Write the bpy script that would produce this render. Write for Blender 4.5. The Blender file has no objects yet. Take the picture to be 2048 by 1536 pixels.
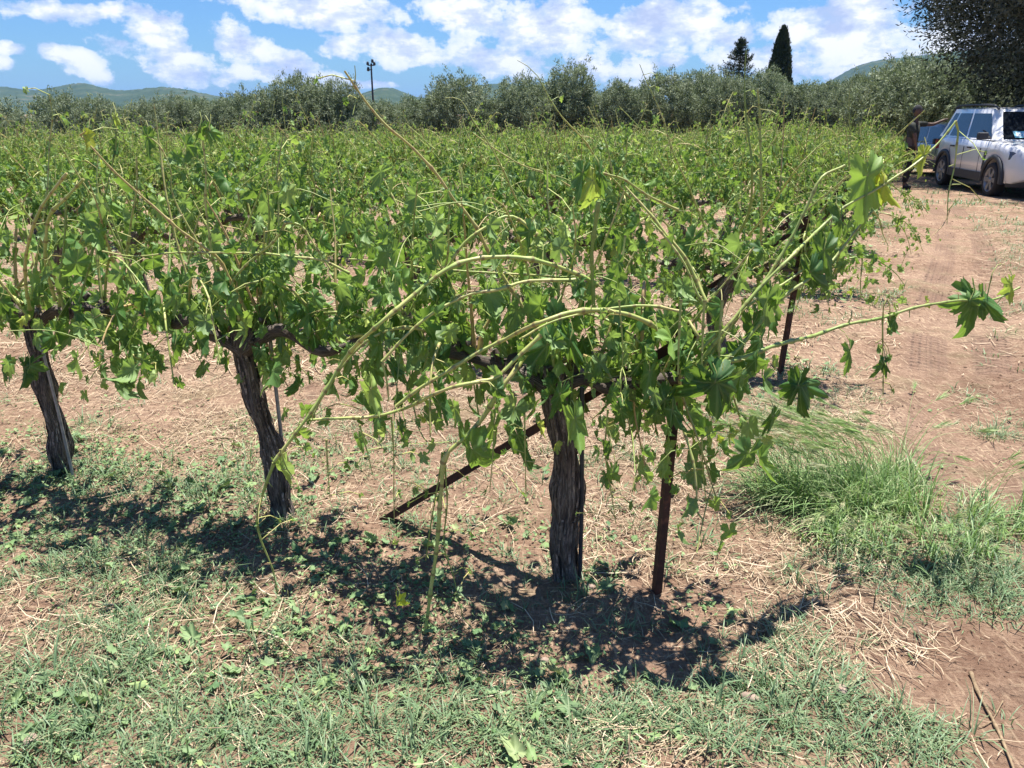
import bpy, math, random
import numpy as np
from mathutils import Vector, Matrix
PI = math.pi
R = np.random.default_rng(7)
random.seed(7)
SC = bpy.context.scene
COL = SC.collection

# ------------------------------------------------------------------ camera
CAM_H, FPX, HOR = 1.57, 1547.0, 222.0
PITCH = math.atan((768 - HOR) / FPX)
cd = bpy.data.cameras.new('Camera'); cam = bpy.data.objects.new('Camera', cd); COL.objects.link(cam)
cam.location = (0, 0, CAM_H); cam.rotation_euler = (PI/2 - PITCH, 0, 0)
cd.sensor_width = 36; cd.lens = 36 * FPX / 2048; cd.clip_start = 0.05; cd.clip_end = 20000
SC.camera = cam
# ------------------------------------------------------------------ light
SUN_EL, SUN_AZ = math.radians(75), math.radians(28)      # azimuth from +Y (view direction), negative = left
sd = bpy.data.lights.new('Sun', 'SUN'); sd.energy = 5.0; sd.angle = math.radians(0.53); sd.color = (1, .955, .88)
sun = bpy.data.objects.new('Sun', sd); COL.objects.link(sun)
sv = Vector((math.sin(SUN_AZ)*math.cos(SUN_EL), math.cos(SUN_AZ)*math.cos(SUN_EL), math.sin(SUN_EL)))
sun.rotation_euler = sv.to_track_quat('Z', 'Y').to_euler()
SC.view_settings.view_transform = 'Standard'; SC.view_settings.look = 'None'
SC.view_settings.exposure = 1.15; SC.view_settings.gamma = 1
SC.cycles.max_bounces = 6; SC.cycles.transmission_bounces = 4; SC.cycles.diffuse_bounces = 3
SC.cycles.volume_bounces = 0; SC.cycles.use_denoising = True

class NT:
    """small node helper"""
    def __init__(s, tree): s.t = tree; s.n = tree.nodes; s.l = tree.links
    def node(s, typ, **kw):
        n = s.n.new(typ)
        for k, v in kw.items(): setattr(n, k, v)
        return n
    def put(s, sock, v):
        if hasattr(v, 'is_output'): s.l.new(v, sock)
        else: sock.default_value = v
    def math(s, op, a, b=0.0, c=None, clamp=False):
        n = s.node('ShaderNodeMath', operation=op, use_clamp=clamp)
        s.put(n.inputs[0], a); s.put(n.inputs[1], b)
        if c is not None: s.put(n.inputs[2], c)
        return n.outputs[0]
    def vmath(s, op, a, b=(0, 0, 0), out=0):
        n = s.node('ShaderNodeVectorMath', operation=op)
        s.put(n.inputs[0], a); s.put(n.inputs[1], b)
        return n.outputs[out]
    def noise(s, vec, scale, detail=4, rough=.55, dist=0.0):
        n = s.node('ShaderNodeTexNoise'); n.inputs['Scale'].default_value = scale
        n.inputs['Detail'].default_value = detail; n.inputs['Roughness'].default_value = rough
        n.inputs['Distortion'].default_value = dist
        if vec is not None: s.l.new(vec, n.inputs['Vector'])
        return n.outputs['Fac']
    def ramp(s, fac, stops, interp='LINEAR'):
        n = s.node('ShaderNodeValToRGB'); n.color_ramp.interpolation = interp
        e = n.color_ramp.elements
        while len(e) < len(stops): e.new(.5)
        for el, (p, c) in zip(e, stops): el.position = p; el.color = (c[0], c[1], c[2], 1)
        s.put(n.inputs[0], fac); return n.outputs[0]
    def mix(s, f, a, b, typ='MIX'):
        n = s.node('ShaderNodeMix', data_type='RGBA', blend_type=typ)
        s.put(n.inputs[0], f)
        for q, v in ((6, a), (7, b)):
            if isinstance(v, tuple) and len(v) == 3: v = (*v, 1)
            s.put(n.inputs[q], v)
        return n.outputs[2]
    def mrange(s, v, a, b, c=0.0, d=1.0, smooth=True):
        n = s.node('ShaderNodeMapRange'); n.interpolation_type = 'SMOOTHSTEP' if smooth else 'LINEAR'
        s.put(n.inputs[0], v)
        for q, w in zip((1, 2, 3, 4), (a, b, c, d)): n.inputs[q].default_value = w
        return n.outputs[0]

# ------------------------------------------------------------------ world: sky and clouds
def build_world():
    W = bpy.data.worlds.new('World'); SC.world = W; W.use_nodes = True
    t = NT(W.node_tree); t.n.clear()
    out = t.node('ShaderNodeOutputWorld'); bg = t.node('ShaderNodeBackground'); bg.inputs[1].default_value = 0.05
    sky = t.node('ShaderNodeTexSky'); sky.sky_type = 'NISHITA'; sky.sun_disc = False
    sky.sun_elevation = SUN_EL; sky.sun_rotation = SUN_AZ; sky.altitude = 100; sky.air_density = 1.0; sky.dust_density = .6; sky.ozone_density = 2.2
    tc = t.node('ShaderNodeTexCoord'); g = tc.outputs['Generated']
    sp = t.node('ShaderNodeSeparateXYZ'); t.l.new(g, sp.inputs[0])
    x, y, z = sp.outputs
    # bearing (radians, 0 = straight ahead) and height angle of the direction
    az = t.math('ARCTAN2', x, y)
    el = t.math('ARCSINE', z)
    cb = t.node('ShaderNodeCombineXYZ'); t.l.new(az, cb.inputs[0]); t.l.new(el, cb.inputs[1])
    uv = cb.outputs[0]
    n1 = t.node('ShaderNodeTexNoise'); n1.inputs['Scale'].default_value = 7; n1.inputs['Detail'].default_value = 5
    t.l.new(t.vmath('MULTIPLY', uv, (1, 1.6, 1)), n1.inputs['Vector'])
    w = t.vmath('MULTIPLY', t.vmath('SUBTRACT', n1.outputs['Color'], (.5, .5, .5)), (.10, .06, 0))
    uvw = t.vmath('ADD', uv, w)
    def ang(px, py):
        dx, dy = (px-1024)/FPX, (768-py)/FPX
        vx, vy, vz = dx, dy*math.sin(PITCH)+math.cos(PITCH), dy*math.cos(PITCH)-math.sin(PITCH)
        return math.atan2(vx, vy), math.atan2(vz, math.hypot(vx, vy))
    # cloud banks: centre and half size in picture units, slant, strength
    blobs = [(150, 15, 170, 30, 0, 1), (30, 105, 60, 28, 0, 1), (165, 128, 85, 40, .35, 1), (0, 135, 40, 24, 0, .9),
             (300, 60, 60, 50, 0, 1), (350, 115, 150, 42, .3, 1), (480, 85, 85, 42, .3, 1), (590, 130, 120, 38, .35, 1),
             (520, 150, 120, 25, 0, .8), (620, 25, 220, 42, .1, 1), (790, 95, 110, 36, .2, 1), (690, 90, 60, 25, .4, .8), (930, 30, 130, 60, .1, 1),
             (1090, 60, 160, 80, 0, 1), (980, 120, 170, 40, .1, .9), (1330, 60, 210, 70, 0, 1), (1220, 130, 230, 28, 0, .75),
             (1700, 60, 200, 85, 0, 1), (1560, 120, 240, 40, 0, .85), (1950, 60, 160, 110, 0, .9), (1430, 20, 60, 40, 0, .8),
             (740, 165, 120, 12, 0, .6), (1330, 160, 200, 16, 0, .55), (1700, 130, 170, 30, 0, .6)]
    acc = None
    for px, py, rx, ry, sl, s in blobs:
        a, e = ang(px, py); a2, _ = ang(px+rx, py); _, e2 = ang(px, py-ry)
        d = t.vmath('SUBTRACT', uvw, (a, e, 0))
        if sl:
            ssp = t.node('ShaderNodeSeparateXYZ'); t.l.new(d, ssp.inputs[0])
            c2 = t.node('ShaderNodeCombineXYZ'); t.l.new(ssp.outputs[0], c2.inputs[0])
            t.l.new(t.math('MULTIPLY_ADD', ssp.outputs[0], sl, ssp.outputs[1]), c2.inputs[1]); d = c2.outputs[0]
        ln = t.vmath('LENGTH', t.vmath('MULTIPLY', d, (1/(a2-a), 1/(e2-e), 0)), out=1)
        v = t.math('MULTIPLY_ADD', ln, -s*1.1, s*1.20)
        acc = v if acc is None else t.math('SMOOTH_MAX', acc, v, .12)
    # elsewhere in the sky: broken cloud from noise
    far = t.noise(t.vmath('MULTIPLY', g, (1, 1, 1.6)), 2.6, 5)
    fv = t.math('MULTIPLY', t.math('SUBTRACT', far, .60), 3.4)
    ab = t.math('ABSOLUTE', az)
    inview = t.math('MULTIPLY', t.mrange(ab, .62, .8, 1, 0), t.mrange(el, .16, .24, 1, 0))
    cov = t.math('ADD', t.math('MULTIPLY', acc, inview), t.math('MULTIPLY', fv, t.math('SUBTRACT', 1.0, inview)))
    fine = t.noise(t.vmath('MULTIPLY', uv, (1, 1.3, 1)), 22, 8, .62)
    cov = t.math('ADD', cov, t.math('MULTIPLY', t.math('SUBTRACT', fine, .5), 2.7))
    mask = t.mrange(cov, .12, .40)
    mask = t.math('MULTIPLY', mask, t.mrange(cov, .16, .9, .6, 1.0))
    mask = t.math('MULTIPLY', mask, t.mrange(z, 0.0, .015))
    tone = t.noise(t.vmath('MULTIPLY', uv, (1, 2.2, 1)), 15, 6, .6)
    tone = t.math('ADD', tone, t.math('MULTIPLY', t.math('SUBTRACT', fine, .5), .5))
    cc = t.ramp(tone, [(.36, (5.2, 6.1, 8.6)), (.47, (7.2, 8.0, 10.0)), (.55, (10.3, 10.4, 10.7))])
    # the clear sky of the place, a little deeper blue than the model's
    blue = t.mix(1.0, sky.outputs[0], (.55, .88, 1.30), 'MULTIPLY')
    c = t.mix(mask, blue, cc)
    t.l.new(c, bg.inputs[0]); t.l.new(bg.outputs[0], out.inputs[0])
build_world()

# ------------------------------------------------------------------ helpers
SP, CP = math.sin(PITCH), math.cos(PITCH)
def ray(px, py):
    dx, dy = (px-1024)/FPX, (768-py)/FPX
    return np.array((dx, dy*SP+CP, dy*CP-SP))
def P(px, py, Y):
    d = ray(px, py); return np.array((0, 0, CAM_H)) + d*(Y/d[1])
def G(px, py):
    d = ray(px, py); return np.array((0, 0, CAM_H)) + d*(CAM_H/-d[2])
def topix(x, y, z=0.0):
    zc = y*CP + (CAM_H-z)*SP; u = y*SP - (CAM_H-z)*CP
    zc = np.maximum(zc, .05)
    return 1024 + x/zc*FPX, 768 - u/zc*FPX

def _h(ix, iy, s):
    v = np.sin(ix*127.1 + iy*311.7 + s*74.7)*43758.5453
    return v - np.floor(v)
def vnoise(x, y, s=0):
    ix, iy = np.floor(x), np.floor(y); fx, fy = x-ix, y-iy
    fx = fx*fx*(3-2*fx); fy = fy*fy*(3-2*fy)
    a, b, c, d = _h(ix, iy, s), _h(ix+1, iy, s), _h(ix, iy+1, s), _h(ix+1, iy+1, s)
    return (a*(1-fx)+b*fx)*(1-fy) + (c*(1-fx)+d*fx)*fy
def fbm(x, y, s=0, o=4):
    r, a, t = 0, .5, 0
    for i in range(o):
        r = r + a*vnoise(x*2**i, y*2**i, s+i*13); t += a; a *= .5
    return r/t

E0 = np.array((.50, 2.27)); ES = np.array((1.19, 2.35))
RU = np.array((-.937, .349)); RU /= np.linalg.norm(RU); RN = np.array((.349, .937))
EDGE = ES/np.linalg.norm(ES); EDN = np.array((EDGE[1], -EDGE[0]))       # along the row ends / away from them to the track
def gz(x, y):
    """height of the ground"""
    x = np.asarray(x, float); y = np.asarray(y, float)
    t = np.clip((y-5)/42, 0, 1.3)
    z = -(1.40 - .032*np.clip(x, -45, 30))*t**1.9
    w = np.clip(1-(y-8)/25, 0, 1)
    # low clods, and the raised tilled strips under the rows
    z = z + w*(.035*(fbm(x*1.3, y*1.3, 3)-.5) + .03*(fbm(x*5, y*5, 9, 3)-.5))
    rd = (x-E0[0])*EDN[0] + (y-E0[1])*EDN[1]           # distance past the row ends
    clod = np.clip(1 - np.abs(rd)*.0, 0, 1)*np.clip(1-(y-4)/6, 0, 1)
    z = z + clod*.020*np.maximum(0, fbm(x*14, y*14, 21, 3)-.52)*2
    # wheel tracks along the field edge
    for off, wd, dp in ((1.15, .36, .030), (2.75, .36, .022)):
        q = (rd-off + .08*np.sin(y*.5))/wd
        z = z - dp*np.exp(-q**4)*w + .012*np.exp(-((np.abs(q)-1.25)/.3)**2)*w
    return z
def tag(o, label=None, cat=None, group=None, kind=None):
    if label: o['label'] = label
    if cat: o['category'] = cat
    if group: o['group'] = group
    if kind: o['kind'] = kind
    return o
def empty(name, loc=(0, 0, 0), rz=0.0, label=None, cat=None, group=None):
    o = bpy.data.objects.new(name, None); COL.objects.link(o); o.empty_display_size = .1
    o.location = loc; o.rotation_euler = (0, 0, rz)
    return tag(o, label, cat, group)

class B:
    """collects geometry, builds ONE mesh object"""
    def __init__(s): s.V = []; s.F = []; s.n = 0
    def add(s, V, F, m=0, rnd=None, uv=None, smooth=True):
        V = np.asarray(V, float).reshape(-1, 3); F = np.asarray(F, int)
        if rnd is None: rnd = np.full(len(F), .5)
        rnd = np.broadcast_to(np.asarray(rnd, float), (len(F),))
        if uv is None: uv = np.zeros((len(V), 2))
        s.V.append((V, uv)); s.F.append((F + s.n, m, rnd, smooth)); s.n += len(V)
        return s
    def merge(s, o, Rm=None, t=(0, 0, 0)):
        n0 = s.n
        for V, uv in o.V:
            s.V.append(((V @ Rm.T if Rm is not None else V) + np.asarray(t), uv))
        for F, m, r, sm in o.F: s.F.append((F+n0, m, r, sm))
        s.n += o.n
    def mesh(s, name, mats):
        me = bpy.data.meshes.new(name)
        if not s.V: return me
        V = np.concatenate([v for v, _ in s.V]); UV = np.concatenate([u for _, u in s.V])
        nl = sum(f.size for f, *_ in s.F); nf = sum(len(f) for f, *_ in s.F)
        me.vertices.add(len(V)); me.vertices.foreach_set('co', V.astype(np.float32).ravel())
        me.loops.add(nl); me.polygons.add(nf)
        L = np.concatenate([f.ravel() for f, *_ in s.F]).astype(np.int32)
        me.loops.foreach_set('vertex_index', L)
        tot = np.concatenate([np.full(len(f), f.shape[1]) for f, *_ in s.F]).astype(np.int32)
        me.polygons.foreach_set('loop_start', (np.cumsum(tot)-tot).astype(np.int32))
        me.polygons.foreach_set('loop_total', tot)
        me.polygons.foreach_set('material_index', np.concatenate([np.full(len(f), m) for f, m, *_ in s.F]).astype(np.int32))
        me.polygons.foreach_set('use_smooth', np.concatenate([np.full(len(f), sm) for f, _, _, sm in s.F]))
        a = me.attributes.new('rnd', 'FLOAT', 'FACE'); a.data.foreach_set('value', np.concatenate([r for _, _, r, _ in s.F]).astype(np.float32))
        ul = me.uv_layers.new(name='UVMap'); ul.data.foreach_set('uv', UV[L].astype(np.float32).ravel())
        for m in mats: me.materials.append(m)
        me.update(calc_edges=True); me.validate()
        return me
    def build(s, name, mats, parent=None, loc=None):
        if not isinstance(mats, (list, tuple)): mats = [mats]
        o = bpy.data.objects.new(name, s.mesh(name, mats)); COL.objects.link(o)
        if parent: o.parent = parent
        if loc is not None: o.location = loc
        return o
def box(b, c, s, rot=None, m=0, smooth=False, taper=1.0):
    x, y, z = np.array(s)/2
    V = np.array([(i*x*(taper if k > 0 else 1), j*y*(taper if k > 0 else 1), k*z) for i in (-1, 1) for j in (-1, 1) for k in (-1, 1)])
    if rot is not None: V = V @ np.array(rot).T
    b.add(V+np.array(c), [(0, 1, 3, 2), (4, 6, 7, 5), (0, 4, 5, 1), (2, 3, 7, 6), (0, 2, 6, 4), (1, 5, 7, 3)], m, smooth=smooth)
def smoothline(pts, step=.03):
    pts = np.asarray(pts, float)
    if len(pts) < 3:
        n = max(2, int(np.linalg.norm(pts[1]-pts[0])/step)+1)
        return pts[0] + (pts[1]-pts[0])*np.linspace(0, 1, n)[:, None]
    e = np.vstack([2*pts[0]-pts[1], pts, 2*pts[-1]-pts[-2]]); out = []
    for i in range(1, len(e)-2):
        p0, p1, p2, p3 = e[i-1:i+3]; n = max(1, int(np.linalg.norm(p2-p1)/step))
        t = np.linspace(0, 1, n, endpoint=False)[:, None]
        out.append(.5*((2*p1)+(-p0+p2)*t+(2*p0-5*p1+4*p2-p3)*t*t+(-p0+3*p1-3*p2+p3)*t**3))
    out.append(pts[-1][None]); return np.vstack(out)
def tube(b, L, rad, sides=6, m=0, rnd=.5, cap=True, rfun=None):
    """tube along the points L; rad scalar or array"""
    L = np.asarray(L, float); n = len(L)
    rad = np.broadcast_to(np.asarray(rad, float), (n,))
    T = np.gradient(L, axis=0); T /= np.linalg.norm(T, axis=1)[:, None]+1e-12
    ref = np.array((0, 0, 1.)) if abs(T[:, 2].mean()) < .8 else np.array((1., .1, 0))
    A = np.cross(T, ref); A /= np.linalg.norm(A, axis=1)[:, None]+1e-12
    for i in range(1, n):
        if A[i] @ A[i-1] < 0: A[i] = -A[i]
    C = np.cross(T, A)
    th = np.linspace(0, 2*PI, sides, endpoint=False)
    rr = rad[:, None]*np.ones(sides)
    d = np.concatenate([[0], np.cumsum(np.linalg.norm(np.diff(L, axis=0), axis=1))])
    if rfun is not None: rr = rr*rfun(th[None, :], d[:, None])
    V = L[:, None] + rr[..., None]*(A[:, None]*np.cos(th)[None, :, None] + C[:, None]*np.sin(th)[None, :, None])
    V = V.reshape(-1, 3)
    i = np.arange(n-1)[:, None]*sides; j = np.arange(sides)[None]; k = (j+1) % sides
    F = np.stack([i+j, i+k, i+sides+k, i+sides+j], -1).reshape(-1, 4)
    uv = np.stack([np.broadcast_to(np.abs(th/PI-1)[None], (n, sides)), np.broadcast_to(d[:, None], (n, sides))], -1).reshape(-1, 2)
    b.add(V, F, m, rnd, uv)
    if cap:
        for q, rev in ((0, 1), (n-1, 0)):
            c = len(V); ring = q*sides+np.arange(sides); Vc = np.vstack([V[ring], L[q]])
            Fc = np.stack([np.arange(sides), (np.arange(sides)+1) % sides, np.full(sides, sides)], -1)
            b.add(Vc, Fc[:, ::-1] if rev else Fc, m, rnd, uv=None)
def lathe(b, prof, seg=24, m=0, M=None, smooth=True):
    """prof [(r,z)] turned about local z"""
    prof = np.asarray(prof, float); n = len(prof); th = np.linspace(0, 2*PI, seg, endpoint=False)
    V = np.stack([prof[:, 0:1]*np.cos(th), prof[:, 0:1]*np.sin(th), prof[:, 1:2]*np.ones(seg)], -1).reshape(-1, 3)
    i = np.arange(n-1)[:, None]*seg; j = np.arange(seg)[None]; k = (j+1) % seg
    F = np.stack([i+j, i+k, i+seg+k, i+seg+j], -1).reshape(-1, 4)
    if M is not None: M = np.array(M); V = V @ M[:3, :3].T + M[:3, 3]
    b.add(V, F, m, smooth=smooth)

# ------------------------------------------------------------------ materials
def mat(name):
    m = bpy.data.materials.new(name); m.use_nodes = True; t = NT(m.node_tree); t.n.clear()
    t.out = t.node('ShaderNodeOutputMaterial'); t.p = t.node('ShaderNodeBsdfPrincipled')
    t.l.new(t.p.outputs[0], t.out.inputs[0]); t.m = m
    return t
def attr(t, n='rnd'):
    a = t.node('ShaderNodeAttribute', attribute_name=n); return a.outputs['Fac']
def bump(t, h, strength, dist=.01):
    n = t.node('ShaderNodeBump'); n.inputs['Strength'].default_value = strength; n.inputs['Distance'].default_value = dist
    t.l.new(h, n.inputs['Height']); t.l.new(n.outputs[0], t.p.inputs['Normal']); return n
def objco(t): return t.node('ShaderNodeTexCoord').outputs['Object']
def plain(name, col, rough=.5, metal=0.0, spec=.5, var=.15, scale=20, bmp=0.0, coat=0.0):
    t = mat(name); c = objco(t); n = t.noise(c, scale, 5)
    t.put(t.p.inputs['Base Color'], t.ramp(n, [(.3, tuple(v*(1-var) for v in col)), (.7, tuple(min(1, v*(1+var)) for v in col))]))
    t.p.inputs['Roughness'].default_value = rough; t.p.inputs['Metallic'].default_value = metal
    t.p.inputs['Specular IOR Level'].default_value = spec; t.p.inputs['Coat Weight'].default_value = coat
    if bmp: bump(t, n, bmp)
    return t.m
def leafmat(name, stops, under, trans, tcol, veins=True, rough=.45, spec=.45):
    t = mat(name); r = attr(t); c = t.ramp(r, stops)
    co = objco(t); n = t.noise(co, 60, 3)
    c = t.mix(t.mrange(n, .35, .7, 0, .35), c, (.6, .62, .35), 'MULTIPLY')
    if veins:
        uv = t.node('ShaderNodeUVMap').outputs[0]
        sp = t.node('ShaderNodeSeparateXYZ'); t.l.new(uv, sp.inputs[0])
        ax = t.math('ABSOLUTE', sp.outputs[0]); a = t.math('ARCTAN2', ax, sp.outputs[1])
        rr = t.vmath('LENGTH', uv, out=1); best = None
        for k in (0, .92, 1.85):
            d = t.math('ABSOLUTE', t.math('MULTIPLY', rr, t.math('SINE', t.math('SUBTRACT', a, k))))
            best = d if best is None else t.math('MINIMUM', best, d)
        # side veins: slanted stripes
        st = t.math('ABSOLUTE', t.math('SINE', t.math('MULTIPLY', t.math('SUBTRACT', sp.outputs[1], t.math('MULTIPLY', ax, .7)), 17)))
        v = t.math('MAXIMUM', t.mrange(best, .012, .035, 1, 0), t.mrange(st, .02, .14, .4, 0))
        c = t.mix(t.math('MULTIPLY', v, .45), c, (.24, .36, .12))
    if spec > .4:       # hail bruises and dried edges
        sp2 = t.noise(co, 170, 3, .6); c = t.mix(t.mrange(sp2, .63, .70, 0, .75), c, (.30, .24, .09))
    geo = t.node('ShaderNodeNewGeometry').outputs['Backfacing']
    c = t.mix(t.math('MULTIPLY', geo, .5), c, under)
    t.put(t.p.inputs['Base Color'], c); t.p.inputs['Roughness'].default_value = rough; t.p.inputs['Specular IOR Level'].default_value = spec
    tr = t.node('ShaderNodeBsdfTranslucent'); t.put(tr.inputs[0], t.mix(.5, c, tcol))
    mx = t.node('ShaderNodeMixShader'); mx.inputs[0].default_value = trans
    t.l.new(t.p.outputs[0], mx.inputs[1]); t.l.new(tr.outputs[0], mx.inputs[2]); t.l.new(mx.outputs[0], t.out.inputs[0])
    return t.m
VINE = [(0, (.020, .080, .024)), (.3, (.065, .175, .042)), (.6, (.21, .37, .080)), (.85, (.45, .57, .15)), (1, (.58, .60, .05))]
M = {}
M['leaf'] = leafmat('vine leaf', VINE, (.27, .38, .16), .38, (.38, .56, .05), spec=.41, rough=.55)
M['leaf_far'] = leafmat('vine leaf far', [(0, (.04, .12, .03)), (.3, (.12, .25, .05)), (.6, (.27, .43, .085)), (.87, (.48, .58, .15)), (1, (.6, .6, .08))], (.28, .39, .16), .38, (.40, .54, .06), veins=False, spec=.41, rough=.55)
M['leaf_fallen'] = leafmat('fallen vine leaf', [(0, (.07, .15, .07)), (.45, (.16, .26, .10)), (.8, (.27, .37, .15)), (.93, (.38, .38, .17)), (1, (.26, .16, .09))],
                           (.22, .30, .15), .15, (.3, .45, .08), veins=False, rough=.6, spec=.3)
M['grass'] = leafmat('grass blade', [(0, (.075, .155, .065)), (.5, (.155, .265, .12)), (.85, (.26, .36, .16)), (1, (.48, .45, .26))], (.15, .21, .12), .2, (.2, .32, .08), veins=False, rough=.5, spec=.35)
M['barley'] = leafmat('barley grass', [(0, (.08, .20, .05)), (.5, (.18, .34, .09)), (.8, (.36, .50, .18)), (1, (.62, .58, .38))], (.25, .35, .17), .3, (.3, .42, .1), veins=False, rough=.5, spec=.3)
M['straw'] = leafmat('dry straw', [(0, (.11, .075, .05)), (.35, (.27, .19, .125)), (.7, (.50, .38, .26)), (1, (.66, .54, .40))], (.45, .32, .2), .08, (.5, .38, .2), veins=False, rough=.6, spec=.3)
M['olive_leaf'] = leafmat('olive leaf', [(0, (.045, .07, .035)), (.5, (.19, .245, .135)), (.85, (.37, .425, .27)), (1, (.46, .49, .38))], (.24, .27, .19), .2, (.2, .26, .08), veins=False, rough=.65, spec=.12)
M['olive_shade_tint'] = leafmat('olive leaf shade tint', [(0, (.014, .020, .015)), (.6, (.036, .047, .036)), (.93, (.08, .095, .072)), (1, (.22, .24, .20))], (.17, .19, .15), .10, (.16, .22, .07), veins=False, rough=.6, spec=.12)  # olive leaf darkened so the colour stands for the crown's shade
M['cypress'] = leafmat('cypress foliage', [(0, (.016, .030, .014)), (1, (.045, .072, .03))], (.03, .05, .02), .05, (.05, .1, .02), veins=False, rough=.6, spec=.3)

def cane_mat():
    t = mat('green cane'); uv = t.node('ShaderNodeUVMap').outputs[0]; r = attr(t)
    s = t.vmath('MULTIPLY', uv, (14, 6, 1)); n = t.noise(s, 1.0, 4); n2 = t.noise(objco(t), 9, 4)
    c = t.ramp(n2, [(.35, (.30, .40, .10)), (.55, (.46, .48, .15)), (.7, (.55, .45, .21))])
    c = t.mix(t.mrange(n, .4, .65, 0, .4), c, (.28, .36, .09))
    su = t.node('ShaderNodeSeparateXYZ'); t.l.new(uv, su.inputs[0]); fr = t.math('FRACT', t.math('DIVIDE', su.outputs[1], .075)); nd = t.math('MINIMUM', fr, t.math('SUBTRACT', 1.0, fr))
    c = t.mix(t.mrange(nd, .03, .10, .8, 0), c, (.20, .15, .06))
    c = t.mix(t.mrange(r, .5, 1, 0, .8), c, (.48, .30, .15)); c = t.mix(t.mrange(r, 0, .45, .8, 0), c, (.17, .27, .06))
    t.put(t.p.inputs['Base Color'], c); t.p.inputs['Roughness'].default_value = .45; t.p.inputs['Specular IOR Level'].default_value = .4
    bump(t, n, .4, .002); return t.m
M['cane'] = cane_mat()
def bark_mat():
    t = mat('vine bark'); uv = t.node('ShaderNodeUVMap').outputs[0]; co = objco(t)
    wv = t.vmath('ADD', t.vmath('MULTIPLY', uv, (22, 11.0, 1)), t.vmath('MULTIPLY', co, (9, 9, 3)))
    n = t.noise(wv, 1.5, 9, .7, 1.2); n2 = t.noise(co, 7, 4)
    c = t.ramp(n, [(.3, (.030, .023, .020)), (.45, (.14, .115, .098)), (.55, (.30, .25, .215)), (.67, (.50, .435, .38))])
    c = t.mix(t.mrange(n2, .4, .7, 0, .5), c, (.55, .42, .36), 'MULTIPLY')
    t.put(t.p.inputs['Base Color'], c); t.p.inputs['Roughness'].default_value = .9; t.p.inputs['Specular IOR Level'].default_value = .15
    bump(t, n, 1.0, .02); return t.m
M['bark'] = bark_mat()
def rust_mat():
    t = mat('rusty steel'); co = objco(t); n = t.noise(co, 30, 8, .6); n2 = t.noise(co, 4, 4)
    c = t.ramp(n, [(.3, (.030, .016, .013)), (.55, (.070, .030, .023)), (.72, (.16, .065, .042))])
    c = t.mix(t.mrange(n2, .5, .65, 0, .5), c, (.06, .024, .022))
    t.put(t.p.inputs['Base Color'], c); t.p.inputs['Roughness'].default_value = .75; t.p.inputs['Metallic'].default_value = .25
    bump(t, n, .6, .003); return t.m
M['rust'] = rust_mat()
M['tie'] = plain('steel rod', (.28, .29, .31), .5, .4, var=.35, scale=40)
M['hose'] = plain('drip hose', (.03, .035, .045), .5, 0, .4, .3, 30)
M['dead_cane'] = plain('dead cane', (.25, .18, .11), .8, 0, .2, .4, 60, .4)
M['stone'] = plain('stone', (.32, .24, .19), .9, 0, .2, .3, 30, .5)
M['dark_wood'] = plain('olive bark', (.11, .09, .07), .9, 0, .2, .5, 9, .8)

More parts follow.
